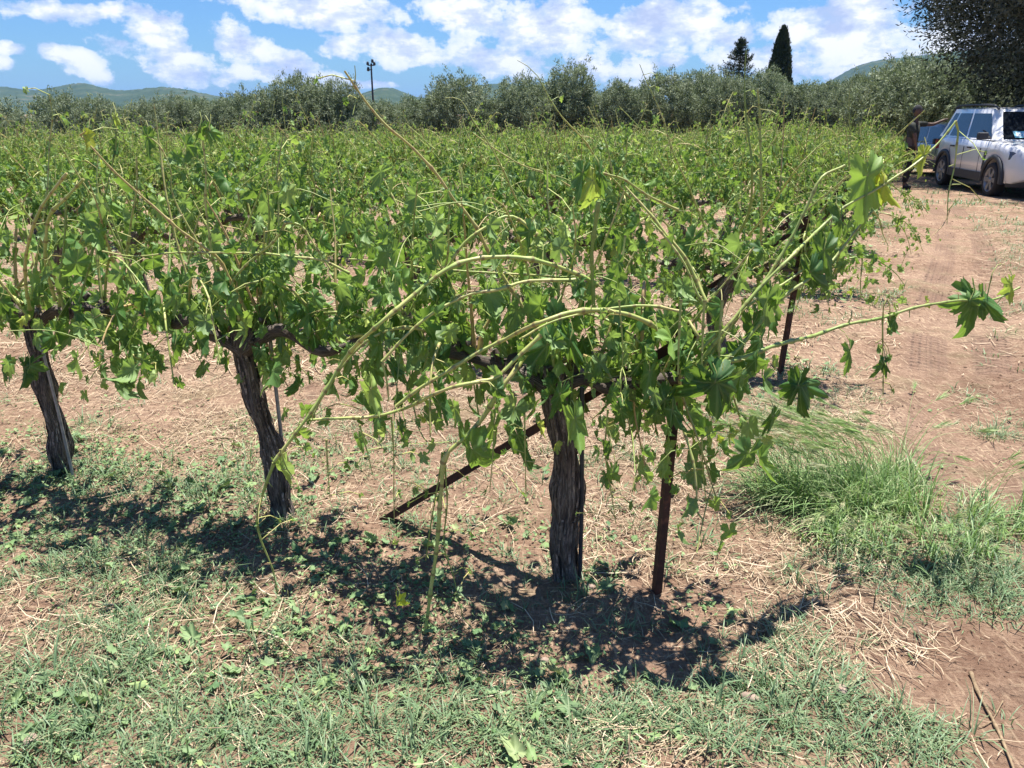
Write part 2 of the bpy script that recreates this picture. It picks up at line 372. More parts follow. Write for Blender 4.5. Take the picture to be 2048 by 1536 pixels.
def soil_mat():
    t = mat('soil'); g = t.node('ShaderNodeNewGeometry').outputs['Position']
    n1 = t.noise(g, .8, 6, .6); n2 = t.noise(g, 9, 6, .65); n3 = t.noise(g, 70, 5, .7)
    c = t.ramp(n1, [(.3, (.18, .110, .075)), (.5, (.262, .170, .118)), (.7, (.35, .242, .175))])
    c = t.mix(t.mrange(n2, .38, .68, 0, .55), c, (.42, .29, .20))
    c = t.mix(t.mrange(n3, .35, .62, .5, 0), c, (.13, .07, .045))
    # finely trodden dry plant bits: stretched flecks in two directions
    fl = None
    for sc_, rot in (((60, 9, 1), .5), ((9, 66, 1), .9), ((50, 11, 1), 2.4)):
        mp = t.node('ShaderNodeMapping'); mp.inputs['Rotation'].default_value = (0, 0, rot); mp.inputs['Scale'].default_value = sc_
        t.l.new(g, mp.inputs[0]); f = t.mrange(t.noise(mp.outputs[0], 1.0, 3, .5), .60, .68)
        fl = f if fl is None else t.math('MAXIMUM', fl, f)
    c = t.mix(t.math('MULTIPLY', fl, t.mrange(n1, .3, .6, .2, .7)), c, (.56, .42, .28))
    # weeds: thin green cover with distance, more at the track's far verge
    sp = t.node('ShaderNodeSeparateXYZ'); t.l.new(g, sp.inputs[0])
    wd = t.noise(g, 1.7, 7, .7); far = t.mrange(sp.outputs[1], 5, 30, 0, .35)
    wm = t.math('MULTIPLY', t.mrange(wd, .5, .62), t.math('ADD', far, .18))
    c = t.mix(wm, c, (.12, .16, .07))
    # tyre prints along the field edge: pressed smooth earth with tread bars
    ex = t.math('SUBTRACT', sp.outputs[0], float(E0[0])); ey = t.math('SUBTRACT', sp.outputs[1], float(E0[1]))
    rd = t.math('ADD', t.math('MULTIPLY', ex, float(EDN[0])), t.math('MULTIPLY', ey, float(EDN[1])))
    al = t.math('ADD', t.math('MULTIPLY', ex, float(EDGE[0])), t.math('MULTIPLY', ey, float(EDGE[1])))
    tm = None
    for off in (.95, 1.35, 2.55, 2.95):
        q = t.math('ABSOLUTE', t.math('ADD', t.math('SUBTRACT', rd, off), t.math('MULTIPLY', t.math('SINE', t.math('MULTIPLY', al, .35+off*.1)), .12)))
        b_ = t.mrange(q, .10, .15, 1, 0); br = t.math('SINE', t.math('ADD', t.math('MULTIPLY', al, 95.0), t.math('MULTIPLY', q, 50.0)))
        gr = t.math('SINE', t.math('MULTIPLY', q, 130.0)); b2_ = t.math('MULTIPLY', b_, t.math('ADD', t.math('MULTIPLY', br, .5), t.math('MULTIPLY', gr, .5)))
        tm = (b_, b2_) if tm is None else (t.math('MAXIMUM', tm[0], b_), t.math('ADD', tm[1], b2_))
    wear = t.mrange(t.noise(g, .9, 4, .6), .42, .56)
    c = t.mix(t.math('MULTIPLY', t.math('MULTIPLY', tm[0], wear), .5), c, (.21, .135, .10))
    dk = t.noise(g, 3.1, 8, .75); c = t.mix(t.mrange(dk, .56, .68, 0, .6), c, (.12, .075, .055))
    t.put(t.p.inputs['Base Color'], c); t.p.inputs['Roughness'].default_value = .95; t.p.inputs['Specular IOR Level'].default_value = .1
    h = t.math('ADD', t.math('MULTIPLY', n3, .5), n2); h = t.math('ADD', h, t.math('MULTIPLY', t.math('MULTIPLY', tm[1], wear), .35)); bump(t, h, 1.0, .035); return t.m
M['soil'] = soil_mat()

# ------------------------------------------------------------------ ground
def build_ground():
    n, m = 620, 560
    s = np.linspace(-1, 1, n); X = .55*np.sinh(9.35*s)*.55          # fine near x=0
    X = 1.0*np.sinh(s*math.asinh(6000/1.0))
    # denser grid near: blend linear core
    core = np.linspace(-4, 6, 400); left = -4-np.geomspace(.03, 6000, 110)[::-1]; right = 6+np.geomspace(.03, 6000, 110)
    X = np.concatenate([left, core, right])
    Y = np.concatenate([np.array([-400, -50, -10, -3, 0.]), np.linspace(.8, 9, 330), 9+np.geomspace(.03, 9000, 200)])
    XX, YY = np.meshgrid(X, Y); Z = gz(XX, YY)
    V = np.stack([XX, YY, Z], -1).reshape(-1, 3)
    nx, ny = len(X), len(Y); i = (np.arange(ny-1)*nx)[:, None]; j = np.arange(nx-1)[None]
    F = np.stack([i+j, i+j+1, i+nx+j+1, i+nx+j], -1).reshape(-1, 4)
    b = B(); b.add(V, F); o = b.build('ground', M['soil']); tag(o, kind='structure')
build_ground()

# ------------------------------------------------------------------ hills
def build_hills():
    prof = [(-900, 150), (-500, 160), (-200, 175), (0, 168), (90, 178), (130, 182), (180, 190), (240, 180), (275, 177), (310, 190), (350, 192), (400, 187), (440, 190),
            (520, 205), (600, 200), (740, 205), (785, 192), (815, 190), (835, 198), (870, 208), (950, 186), (1010, 180), (1100, 190), (1180, 190), (1300, 210), (1500, 205),
            (1570, 180), (1620, 152), (1650, 144), (1720, 141), (1790, 138), (1860, 134), (2000, 140), (2300, 150), (3000, 130)]
    px = np.array([p[0] for p in prof]); py = np.array([p[1] for p in prof])
    q = np.linspace(-900, 3000, 1500); el = np.interp(q, px, py); el = np.convolve(np.pad(el, 8, 'edge'), np.ones(17)/17, 'valid')
    az = np.arctan((q-1024)/FPX/CP*1.0)
    ang = (HOR-el)/FPX*np.cos(az)
    D0 = 2600.0; rows = np.linspace(-900, 700, 34)
    V = []
    for r_ in rows:
        d = D0 + r_ + 350*np.sin(az*7)
        fall = np.cos(np.clip(r_/900, -1, 1)*PI/2)**.8 if r_ < 0 else np.cos(r_/700*PI/2)
        h = (D0*1.02)*np.tan(ang)*fall + CAM_H
        x, y = d*np.sin(az), d*np.cos(az)
        h = h*(1.10+.05*(fbm(x/160, y/160, 4)-.5)) + 5*(vnoise(x/12, y/12, 8)-.5)*fall - 8*(1-fall)
        V.append(np.stack([x, y, h], -1))
    V = np.array(V); ny, nx = V.shape[:2]
    i = (np.arange(ny-1)*nx)[:, None]; j = np.arange(nx-1)[None]
    F = np.stack([i+j, i+j+1, i+nx+j+1, i+nx+j], -1).reshape(-1, 4)
    t = mat('hillside'); g = t.node('ShaderNodeNewGeometry').outputs['Position']
    n = t.noise(g, .012, 8, .7); n2 = t.noise(g, .1, 4, .7)
    c = t.ramp(n, [(.35, (.035, .055, .03)), (.55, (.06, .085, .045)), (.66, (.13, .12, .075))])
    c = t.mix(t.mrange(n2, .4, .6, 0, .6), c, (.03, .05, .028))
    t.put(t.p.inputs['Base Color'], c); t.p.inputs['Roughness'].default_value = 1; t.p.inputs['Specular IOR Level'].default_value = 0
    b = B(); b.add(V.reshape(-1, 3), F); o = b.build('hills', t.m); tag(o, kind='structure')
build_hills()

# ------------------------------------------------------------------ leaves
LK = np.array([(-180, .10), (-165, .42), (-140, .50), (-108, .72), (-82, .50), (-52, .90), (-27, .56), (0, 1.0), (27, .56), (52, .90), (82, .50), (108, .72), (140, .50), (165, .42), (180, .10)])
def leaf_variant(rng, lod):
    if lod == 2: th = np.linspace(-172, 172, 46); rings = (.4, .72, 1.0)
    elif lod == 1: th = np.array([-165, -108, -80, -52, -27, 0, 27, 52, 80, 108, 165.]); rings = (1.0,)
    else: th = np.array([-150, -60, 0, 60, 150.]); rings = (1.0,)
    r = np.interp(th, LK[:, 0], LK[:, 1])*(1+rng.normal(0, .05, len(th)))
    if lod == 2:
        r = r*(1+.07*np.where(np.arange(len(th)) % 2, 1, -1))
        for _ in range(rng.integers(0, 3)):                  # hail tears: notches bitten out of the edge
            k = rng.integers(4, len(th)-4); r[k:k+2] *= rng.uniform(.35, .7)
    if lod == 0: r = r*np.array([.9, .85, 1, .85, .9])
    a = np.radians(th); pts = [np.zeros((1, 3))]; m = len(th)
    for q in rings: pts.append(np.stack([np.sin(a)*r*q, np.cos(a)*r*q, 0*a], -1))
    V = np.vstack(pts); uv = V[:, :2].copy()
    F = [np.stack([np.zeros(m-1, int), np.arange(2, m+1), np.arange(1, m)], -1)]
    for k in range(len(rings)-1):
        o0 = 1+k*m; o1 = o0+m; i = np.arange(m-1)
        F += [np.stack([o0+i, o0+i+1, o1+i+1], -1), np.stack([o0+i, o1+i+1, o1+i], -1)]
    F = np.concatenate(F)
    wilt = rng.uniform(0, 1)
    kx, ky = 1.2+2.6*wilt*rng.uniform(.7, 1.2), rng.uniform(.1, 1.8)
    x, y = V[:, 0], V[:, 1]; rr = np.hypot(x, y); an = np.arctan2(x, y)
    z = .13*rr*np.sin(3*an+rng.uniform(0, 6)) + .08*rr*np.sin(7*an+rng.uniform(0, 6)) + .05*np.sin(9*y+rng.uniform(0, 6))*rr - .10*np.abs(np.sin(an*3.4))*rr*.5
    x = x*rng.uniform(.36, .9); nx_ = np.sin(kx*x)/kx; z = z-(1-np.cos(kx*x))/kx*rng.uniform(.7, 1.1)
    ny_ = np.sin(ky*y)/ky; z = z-(1-np.cos(ky*y))/ky*rng.choice([1, 1, -.6])
    tw = rng.uniform(-.6, .6)*y; c, s = np.cos(tw), np.sin(tw)
    return np.stack([nx_*c-z*s, ny_, nx_*s+z*c], -1), F, uv
LV = {l: [leaf_variant(np.random.default_rng(100*l+i), l) for i in range(n)] for l, n in ((2, 14), (1, 12), (0, 8))}
def frames(D, rng, N=None):
    """rotation matrices whose Y axis follows D"""
    D = D/np.linalg.norm(D, axis=1)[:, None]
    if N is None: N = rng.normal(size=D.shape)
    X = np.cross(D, N); X /= np.linalg.norm(X, axis=1)[:, None]+1e-9
    Z = np.cross(X, D)
    return np.stack([X, D, Z], -1)
def put_leaves(b, pos, D, size, rnd, rng, lod, m=0, N=None):
    pos = np.asarray(pos, float).reshape(-1, 3); n = len(pos)
    if n == 0: return
    Rm = frames(np.asarray(D, float).reshape(-1, 3), rng, N)
    vi = rng.integers(0, len(LV[lod]), n); size = np.broadcast_to(size, (n,)); rnd = np.broadcast_to(rnd, (n,))
    for k in range(len(LV[lod])):
        s = np.nonzero(vi == k)[0]
        if len(s) == 0: continue
        V, F, uv = LV[lod][k]
        W = np.einsum('nij,vj->nvi', Rm[s], V)*size[s][:, None, None] + pos[s][:, None]
        FF = F[None] + (np.arange(len(s))*len(V))[:, None, None]
        b.add(W.reshape(-1, 3), FF.reshape(-1, 3), m, np.repeat(rnd[s], len(F)), np.tile(uv, (len(s), 1)))
def cane_tube(b, L, r0, r1, rng, m=0, sides=7, tone=.5, node=.075, broken=False):
    n = len(L); d = np.concatenate([[0], np.cumsum(np.linalg.norm(np.diff(L, axis=0), axis=1))])
    r = r0+(r1-r0)*(d/d[-1])**1.1
    ph = (d/node) % 1; r = r*(1+.55*np.exp(-((np.minimum(ph, 1-ph)*node)/.008)**2))*(1+.10*np.sin(d*31))
    tube(b, L, r, sides, m, tone)
def wob(L, rng, a=.004):
    w = np.zeros_like(L); k = max(3, len(L)//4)
    c = rng.normal(0, a, (k, 3)); t = np.linspace(0, k-1, len(L))
    for i in range(3): w[:, i] = np.interp(t, np.arange(k), c[:, i])
    return L + w
def dress(b_leaf, L, rng, lod, dens=1.0, smin=.045, smax=.085, petm=1, spread=1.0, light=0.0, start=.1, pet=True):
    """hang leaves with petioles from the nodes of the cane line L"""
    d = np.concatenate([[0], np.cumsum(np.linalg.norm(np.diff(L, axis=0), axis=1))]); tot = d[-1]
    q = np.arange(tot*start, tot, .075)
    q = np.repeat(q, 2) if dens > 1.3 else q
    q = q[rng.random(len(q)) < min(1, dens if dens <= 1.3 else dens/2)]
    if len(q) == 0: return
    p = np.stack([np.interp(q, d, L[:, i]) for i in range(3)], -1)
    n = len(q); a = rng.uniform(0, 2*PI, n); pl = rng.uniform(.04, .13, n)*spread
    off = np.stack([np.cos(a)*pl, np.sin(a)*pl, rng.uniform(-.8, .35, n)*pl], -1)
    e = p+off; mid = p+off*.6+np.array((0, 0, .012))
    s = rng.uniform(smin, smax, n)*(1-.45*(q/tot)**3)*(1 if lod == 2 else .80)
    D = np.stack([rng.normal(0, .30, n)+off[:, 0]*2, rng.normal(0, .30, n)+off[:, 1]*2, -np.ones(n)], -1)
    col = np.clip(rng.beta(2, 2.2, n)*.85+light+.25*(q/tot)**3, 0, .97)
    put_leaves(b_leaf, e, D, s, col, rng, lod)
    if pet:
        for i in range(n):
            tube(b_leaf, np.array([p[i], mid[i], e[i]]), rng.uniform(.0013, .0022) if lod == 2 else .0022, 3, petm, rng.uniform(.3, .8), cap=False)

def random_cane(rng, x0, y0, z0, kind, ln=None, zmin=.25):
    """a cane rising from the arm at x0; local x runs along the row, y across it"""
    az = rng.uniform(0, 2*PI); tilt = rng.uniform(.08, .55)
    dx, dy = math.cos(az)*math.sin(tilt), math.sin(az)*math.sin(tilt)*1.1; dz = math.cos(tilt)
    p = np.array((x0, y0, z0)); d = np.array((dx, dy, dz)); pts = [p.copy()]
    ln = ln or rng.uniform(.4, .75)
    if kind == 'up':
        for i in range(5): d = d+rng.normal(0, .10, 3)+np.array((0, 0, -.03)); d /= np.linalg.norm(d); p = p+d*ln/5; pts.append(p.copy())
    elif kind == 'arch':
        ln *= 1.35; g = rng.uniform(.28, .5); d = d+np.array((dx, dy, 0))*1.2
        for i in range(7): d = d+np.array((0, 0, -g))+rng.normal(0, .06, 3); d /= np.linalg.norm(d); p = p+d*ln/7; pts.append(p.copy())
    else:
        k = ln*rng.uniform(.35, .6)
        for i in range(2): p = p+d*k/2; pts.append(p.copy())
        h = rng.uniform(.3, .6); e = np.array((math.cos(az), math.sin(az), 0))*.25+np.array((0, 0, -1.))
        pts.append(p+e*.04+np.array((math.cos(az), math.sin(az), 0))*.03)
        for i in range(3): pts.append(p+e*h*(i+1)/3+rng.normal(0, .02, 3))
    P_ = np.array(pts); P_[:, 2] = np.maximum(P_[:, 2], zmin+.3*max(0, zmin-.3)*np.arange(len(P_))*0)
    return P_
def bark_r(rng, k=1.0):
    a = rng.uniform(0, 6, 8)
    def f(th, d):
        th2 = th + d*.8
        return 1 + k*(.09*np.sin(3*th2+a[0]+2*np.sin(d*6)) + .07*np.sin(7*th2+a[1]+2.5*np.sin(d*9+a[4])) + .055*np.sin(13*th2+a[2]+3*np.sin(d*14+a[5]))
                      + .04*np.sin(21*th+a[3]+d*10) + .07*np.sin(d*23+a[6]+2*np.sin(th))*np.sin(th+a[7]))
    return f
def bark_strips(b, L, rad, rng, n=40):
    """loose shreds of bark standing off the trunk"""
    for _ in range(n):
        i = rng.integers(0, len(L)-2); a = rng.uniform(0, 2*PI); ln = rng.uniform(.05, .16); rr = rad[i]*rng.uniform(1.0, 1.12)
        t = np.linspace(0, 1, 4)[:, None]; j = min(len(L)-1, i+int(ln/.02)+1)
        A = L[i]+np.array((math.cos(a), math.sin(a), 0))*rr; Bp = L[j]+np.array((math.cos(a+.1), math.sin(a+.1), 0))*rad[j]*rng.uniform(1.0, 1.25)
        ln_ = A+(Bp-A)*t+np.array((math.cos(a), math.sin(a), 0))*(t*(1-t))*rng.uniform(-.01, .03)
        w = rng.uniform(.002, .005); s = np.array((-math.sin(a), math.cos(a), 0))*w
        V = np.concatenate([ln_-s, ln_+s]); F = [(k, k+1, k+5, k+4) for k in range(3)]
        uv = np.stack([np.full(8, a/PI), np.tile(t[:, 0]*ln+i*.02, 2)], -1)
        b.add(V, F, 0, uv=uv)

ROWANG = math.atan2(RU[1], RU[0])      # local +x of a vine = away from the track
def vine_parts(seed, lod, sep, ncane=15, mult=1.0, zmin=.25, yspread=1.0, xmin=-.56):
    """-> dict of builders; sep: canes kept separate"""
    rng = np.random.default_rng(seed); out = {'canes': []}
    if True:
        b = B(); lean = rng.normal(0, .05, 2)
        L = smoothline([(0, 0, -.05), (lean[0], lean[1]*.5, .2), (lean[0]*2+rng.normal(0, .02), lean[1], .42), (lean[0], lean[1]*1.3, .62), (0, 0, .74)], .03 if lod else .1)
        tt = np.linspace(0, 1, len(L)); r = .045+.012*np.exp(-(tt/.12)**2)+.012*np.exp(-((tt-1)/.15)**2)
        tube(b, L, r, 20 if lod else 7, 0, .5, rfun=bark_r(rng))
        if lod: bark_strips(b, L, r, rng, 25)
        out['trunk'] = b
        out['arm'] = []
        for sg in (-1, 1):
            b = B(); La = smoothline([(0, 0, .70), (sg*.10, rng.normal(0, .02), .76), (sg*.2, rng.normal(0, .03), .77+rng.normal(0, .02)), (sg*.35, rng.normal(0, .035), .76+rng.normal(0, .03)), (sg*.50, rng.normal(0, .03), .79)], .03 if lod else .12)
            ta = np.linspace(0, 1, len(La)); tube(b, La, .027-.014*ta+.004*np.sin(ta*17+seed), 14 if lod else 5, 0, .5, rfun=bark_r(rng))
            for q in rng.uniform(.06, .5, 5):          # old spur stubs
                i = int(np.argmin(np.abs(np.abs(La[:, 0])-q))); p0 = La[i]; L_ = smoothline([p0, p0+np.array((rng.normal(0, .02), rng.normal(0, .02), .03)), p0+np.array((rng.normal(0, .03), rng.normal(0, .03), rng.uniform(.03, .07)))], .02); tube(b, L_, np.linspace(.015, .009, len(L_)), 7, 0, rfun=bark_r(rng))
            out['arm'].append(b)
    fol = B()
    for i in range(ncane):
        x0 = rng.uniform(xmin, .56); kind = rng.choice(['up', 'arch', 'hang'], p=[.42, .36, .22] if zmin < .3 else [.52, .38, .10])
        c = random_cane(rng, x0, rng.normal(0, .03), .77, kind, None, zmin+rng.uniform(0, .12))
        if kind == 'up' and rng.random() < .10: c = random_cane(rng, x0, 0, .77, 'up', rng.uniform(.8, 1.05))
        c[:, 1] *= yspread; L = wob(smoothline(c, .035 if lod == 2 else .09), rng, .004)
        tone = float(np.clip(rng.normal(.5, .25), 0, 1))
        cb = B() if sep else fol
        cane_tube(cb, L, *((rng.uniform(.0045, .0075), .002) if lod == 2 else (rng.uniform(.006, .010), .004)), rng, 0 if sep else 1, 6 if lod == 2 else 4, tone if lod == 2 else .35+tone*.5)
        if sep: out['canes'].append(cb)
        dress(fol, L, rng, lod, dens=rng.choice([.0, .3, .9, 1.2, 1.5])*mult, smin=.045, smax=.11, petm=1, pet=lod > 0)
        # short side shoots
        for _ in range(int(rng.integers(1, 5)*mult)):
            k = rng.integers(len(L)//5, len(L)-1); a = rng.uniform(0, 2*PI); s_ = rng.uniform(.12, .3)
            e = np.array((math.cos(a), math.sin(a), rng.uniform(-.9, .5)))
            q = smoothline([L[k], L[k]+e*s_*.5, L[k]+e*s_+np.array((0, 0, -.06))], .03 if lod == 2 else .08)
            tube(fol, q, .0018, 4 if lod else 3, 1, .2, cap=False)
            dress(fol, q, rng, lod, dens=1.5*mult, smin=.03, smax=.078, petm=1, start=.2, light=.05, pet=False)
    # foliage wrapped round the arm
    n = int(90*mult); pos = np.stack([rng.uniform(-.62, .62, n), rng.normal(0, .17, n), .82+rng.normal(0, .17, n)], -1)
    put_leaves(fol, pos, np.stack([rng.normal(0, .5, n), rng.normal(0, .5, n), -np.ones(n)], -1), rng.uniform(.05, .11, n), rng.beta(2, 3, n)*.8, rng, lod)
    if lod > 0:
        for _ in range(10 if lod == 2 else 3):        # curly tendrils
            p0 = np.array((rng.uniform(-.55, .55), rng.normal(0, .15), rng.uniform(.75, 1.1))); tt = np.linspace(0, 1, 16); a0 = rng.uniform(0, 6)
            rr = .012*(1+tt); L = p0+np.stack([rr*np.cos(a0+tt*9)+tt*.06*math.cos(a0), rr*np.sin(a0+tt*9)+tt*.06*math.sin(a0), -tt*.05+.02*np.sin(tt*12)], -1)
            tube(fol, L, .0011, 3, 1, .3, cap=False)
    out['foliage'] = fol
    return out

# ------------------------------------------------------------------ vineyard
ORD = ['first', 'second', 'third', 'fourth', 'fifth', 'sixth', 'seventh', 'eighth', 'ninth', 'tenth', 'eleventh', 'twelfth', 'thirteenth', 'fourteenth',
       'fifteenth', 'sixteenth', 'seventeenth', 'eighteenth', 'nineteenth', 'twentieth'] + ['%d-th' % i for i in range(21, 90)]
VG = 'grapevines of the hail-battered vineyard'
def vine_xy(k, n):
    p = E0 + ES*k + RU*(.32+1.19*n); return p
def local(base, ang, p):
    c, s = math.cos(-ang), math.sin(-ang); q = np.asarray(p, float)-np.array(base)
    return np.stack([q[..., 0]*c-q[..., 1]*s, q[..., 0]*s+q[..., 1]*c, q[..., 2]], -1)

# -- the four vines of the front row, each built for itself
FRONT = [('twisted grapevine nearest the rusty post, long broken canes arching over bare earth', 17),
         ('leaning grapevine with shaggy grey trunk, second from the rusty end post', 18),
         ('grapevine with a pale rod slanting across its dark trunk, near the left edge', 19),
         ('grapevine at the far left edge of the front row, only its foliage in view', 19)]
TR = [[(1137, 1172, 30), (1132, 1100, 29), (1131, 1020, 35), (1128, 960, 37), (1130, 900, 31), (1122, 820, 28), (1112, 765, 28), (1108, 728, 30)],
      [(570, 1062, 40), (562, 1010, 37), (548, 940, 33), (530, 860, 30), (512, 790, 27), (495, 730, 26), (478, 690, 25), (482, 655, 27)],
      [(130, 962, 30), (118, 900, 29), (106, 830, 27), (95, 760, 26), (78, 700, 24), (62, 650, 24), (70, 620, 20)]]
front = []
for n in range(4):
    x, y = vine_xy(0, n); base = (x, y, float(gz(x, y)))
    e = empty('grapevine', base, ROWANG, FRONT[n][0], 'grapevine', VG)
    pr = vine_parts(900+n, 2, True, FRONT[n][1]+(11 if n == 0 else 7), 1.2 if n == 0 else .95, .55 if n else .42, .62, -.56 if n else -.30)
    rng = np.random.default_rng(50+n)
    if n < 3:
        pts = [local(base, ROWANG, P(a, b, y)) for a, b, w in TR[n]]; zc = y*CP+CAM_H*SP
        wr = [(.76 if n == 0 else .60)*w/FPX*zc for a, b, w in TR[n]]
        pts[0][2] = -.05; L = smoothline(pts, .015)
        d0 = np.linspace(0, 1, len(pts)); r = np.interp(np.linspace(0, 1, len(L)), d0, wr)
        kn = np.linspace(0, 1, len(L)); r = r*(1+(.14*np.sin(kn*17+n*2)+.10*np.sin(kn*31+n))*(.35 if n == 0 else .8)); L = L+np.stack([.010*np.sin(kn*9+n), .012*np.cos(kn*8+n), 0*kn], -1)*np.sin(kn*PI)[:, None]
        b = B(); tube(b, L, r, 44, 0, .5, rfun=bark_r(rng, 1.5)); bark_strips(b, L, r*1.0, rng, 130)
        b.build('trunk', M['bark'], e)
        off = L[-1]-np.array((0, 0, .76)); off[2] = min(0, off[2])
    else:
        pr['trunk'].build('trunk', M['bark'], e); off = np.zeros(3)
    for a in pr['arm']: o = a.build('cordon_arm', M['bark'], e); o.location = (off[0], off[1], off[2]*.5)
    for c in pr['canes']: c.build('cane', M['cane'], e)
    pr['foliage'].build('foliage', [M['leaf'], M['cane']], e)
    front.append((e, base))

# -- canes traced one by one: points are (picture x, picture y, distance), placed as real bent shoots of their vine
def PV(px, py, Y, vi=0):
    # shoots at the row end lean outwards and away over the track
    return P(px, py, Y + (max(0, px-1430)/600*.75 - (.13 if Y > 2.14 else 0) if vi == 0 else -.06))
def tcane(vi, pts, r0, r1, tone=.5, leaves=.0, rng=None, smin=.03, smax=.06, start=.1, base=None, par=None, stub=False, step=.02, lod=2):
    rng = rng or np.random.default_rng(abs(hash((pts[0][0], pts[0][1]))) % 9999)
    e, bs = front[vi] if par is None else par
    W = [local(bs, e.rotation_euler.z, PV(*p, vi)) for p in pts]; L = wob(smoothline(W, step), rng, .0015)
    b = B(); cane_tube(b, L, r0*.98, r1*.9, rng, 0, 9, tone)
    # bracts and stubs of torn petioles at the nodes
    d = np.concatenate([[0], np.cumsum(np.linalg.norm(np.diff(L, axis=0), axis=1))])
    for q in np.arange(.05, d[-1], .075):
        if rng.random() < .55:
            i = int(np.searchsorted(d, q)); i = min(i, len(L)-1); v = rng.normal(size=3); v /= np.linalg.norm(v); ln = rng.uniform(.006, .035)
            tube(b, np.array([L[i], L[i]+v*ln+np.array((0, 0, -.003))]), (.0019, .0012), 4, 0, rng.uniform(.2, .8))
    if leaves: dress(b, L, rng, lod, leaves, smin, smax, petm=0, start=start)
    # dress() puts leaf faces in slot 0: build with two slots
    return b, e
def add_cane(*a, **k):
    lv = k.pop('leaves', 0)
    b, e = tcane(*a, **k); b.build('cane', M['cane'], e)
    if lv:
        rng = np.random.default_rng(int(a[1][0][0]+a[1][0][1])); bs = (front[a[0]] if k.get('par') is None else k['par'])[1]
        L = smoothline([local(bs, e.rotation_euler.z, PV(*p, a[0])) for p in a[1]], .02); f = B()
        dress(f, L, rng, 2, lv, k.get('smin', .03), k.get('smax', .06), petm=1, start=k.get('start', .1))
        if f.V: f.build('leaves', [M['leaf'], M['cane']], e)
Yv = 2.25
# vine one: broken hanging thick cane
add_cane(0, [(1060, 700, 2.32), (1012, 765, 2.25), (968, 832, 2.14), (925, 880, 2.11), (897, 903, 2.10), (886, 925, 2.095), (883, 980, 2.09), (874, 1090, 2.08), (862, 1180, 2.07), (848, 1272, 2.06)], .0072, .0058, .48)
add_cane(0, [(884, 905, 2.11), (878, 960, 2.12), (862, 1050, 2.12), (850, 1120, 2.12)], .0028, .0018, .1, leaves=.8, smin=.015, smax=.03)
add_cane(0, [(888, 905, 2.10), (893, 1000, 2.12), (886, 1090, 2.12), (905, 1150, 2.12), (925, 1240, 2.10)], .0026, .0015, .05, leaves=1.2, smin=.015, smax=.028)
# the long arch that droops at the left
add_cane(0, [(1195, 570, 2.42), (1150, 545, 2.4), (1065, 519, 2.36), (965, 516, 2.32), (900, 533, 2.28), (835, 582, 2.24), (748, 655, 2.18), (690, 722, 2.14), (600, 855, 2.08), (548, 925, 2.05)], .0064, .0052, .5)
add_cane(0, [(548, 925, 2.05), (525, 985, 2.05), (514, 1035, 2.05), (522, 1080, 2.05), (545, 1140, 2.05), (556, 1190, 2.05)], .0042, .002, .2, leaves=.8, smin=.015, smax=.03)
add_cane(0, [(1150, 560, 2.42), (1060, 562, 2.38), (1000, 578, 2.32), (930, 592, 2.28), (848, 640, 2.22), (765, 724, 2.18)], .0050, .0042, .5, leaves=.15)
add_cane(0, [(765, 724, 2.18), (772, 762, 2.17), (778, 800, 2.17)], .003, .002, .3)
add_cane(0, [(1372, 745, 2.36), (1345, 695, 2.34), (1300, 648, 2.3), (1225, 621, 2.26), (1150, 622, 2.22), (1080, 645, 2.18), (1000, 683, 2.14), (919, 728, 2.11), (848, 772, 2.09), (792, 812, 2.08)], .0068, .0052, .62)
add_cane(0, [(1080, 668, 2.24), (1010, 740, 2.2), (985, 757, 2.18), (901, 776, 2.15), (801, 818, 2.13), (722, 835, 2.12), (624, 838, 2.11)], .0056, .0042, .5, leaves=.12)
add_cane(0, [(1360, 622, 2.35), (1300, 612, 2.33), (1210, 618, 2.30), (1110, 640, 2.27), (1040, 680, 2.24)], .004, .003, .55)
add_cane(0, [(1250, 470, 2.5), (1242, 540, 2.47), (1238, 600, 2.45), (1250, 640, 2.42)], .003, .003, .5)
add_cane(0, [(1075, 470, 2.5), (1040, 440, 2.5), (1010, 432, 2.48), (970, 455, 2.46), (930, 485, 2.44), (890, 540, 2.43)], .0052, .004, .45)
add_cane(0, [(1100, 700, 2.5), (1010, 560, 2.52), (945, 447, 2.5), (905, 397, 2.48), (870, 346, 2.46), (818, 290, 2.44), (775, 254, 2.42), (740, 213, 2.42), (688, 140, 2.40)], .0062, .0030, .75)
add_cane(0, [(708, 165, 2.41), (712, 150, 2.40), (707, 130, 2.40)], .0015, .001, .4, leaves=1.0, smin=.015, smax=.02)
add_cane(0, [(717, 195, 2.41), (710, 205, 2.40), (706, 228, 2.38)], .0016, .001, .2, leaves=1.2, smin=.02, smax=.03)
# canes fanning from the head by the post
add_cane(0, [(1440, 700, 2.3), (1434, 649, 2.32), (1410, 599, 2.36), (1392, 560, 2.4), (1366, 508, 2.42), (1332, 469, 2.44), (1311, 441, 2.46), (1278, 404, 2.48), (1250, 372, 2.5)], .0056, .0036, .6)
add_cane(0, [(1430, 640, 2.34), (1395, 590, 2.36), (1370, 530, 2.38), (1335, 480, 2.4), (1300, 440, 2.42)], .004, .003, .45)
add_cane(0, [(1355, 421, 2.7), (1293, 389, 2.66), (1246, 357, 2.62), (1210, 347, 2.6), (1170, 330, 2.6)], .0042, .003, .7, leaves=.25)
add_cane(0, [(1188, 620, 2.4), (1184, 508, 2.38), (1189, 456, 2.37), (1196, 402, 2.36)], .0052, .0062, .05)
add_cane(0, [(1395, 730, 2.3), (1450, 660, 2.26), (1520, 575, 2.22), (1585, 510, 2.18), (1640, 455, 2.14), (1700, 408, 2.10), (1776, 364, 2.06), (1828, 328, 2.04), (1878, 282, 2.02), (1912, 243, 2.0)], .0052, .0034, .25)
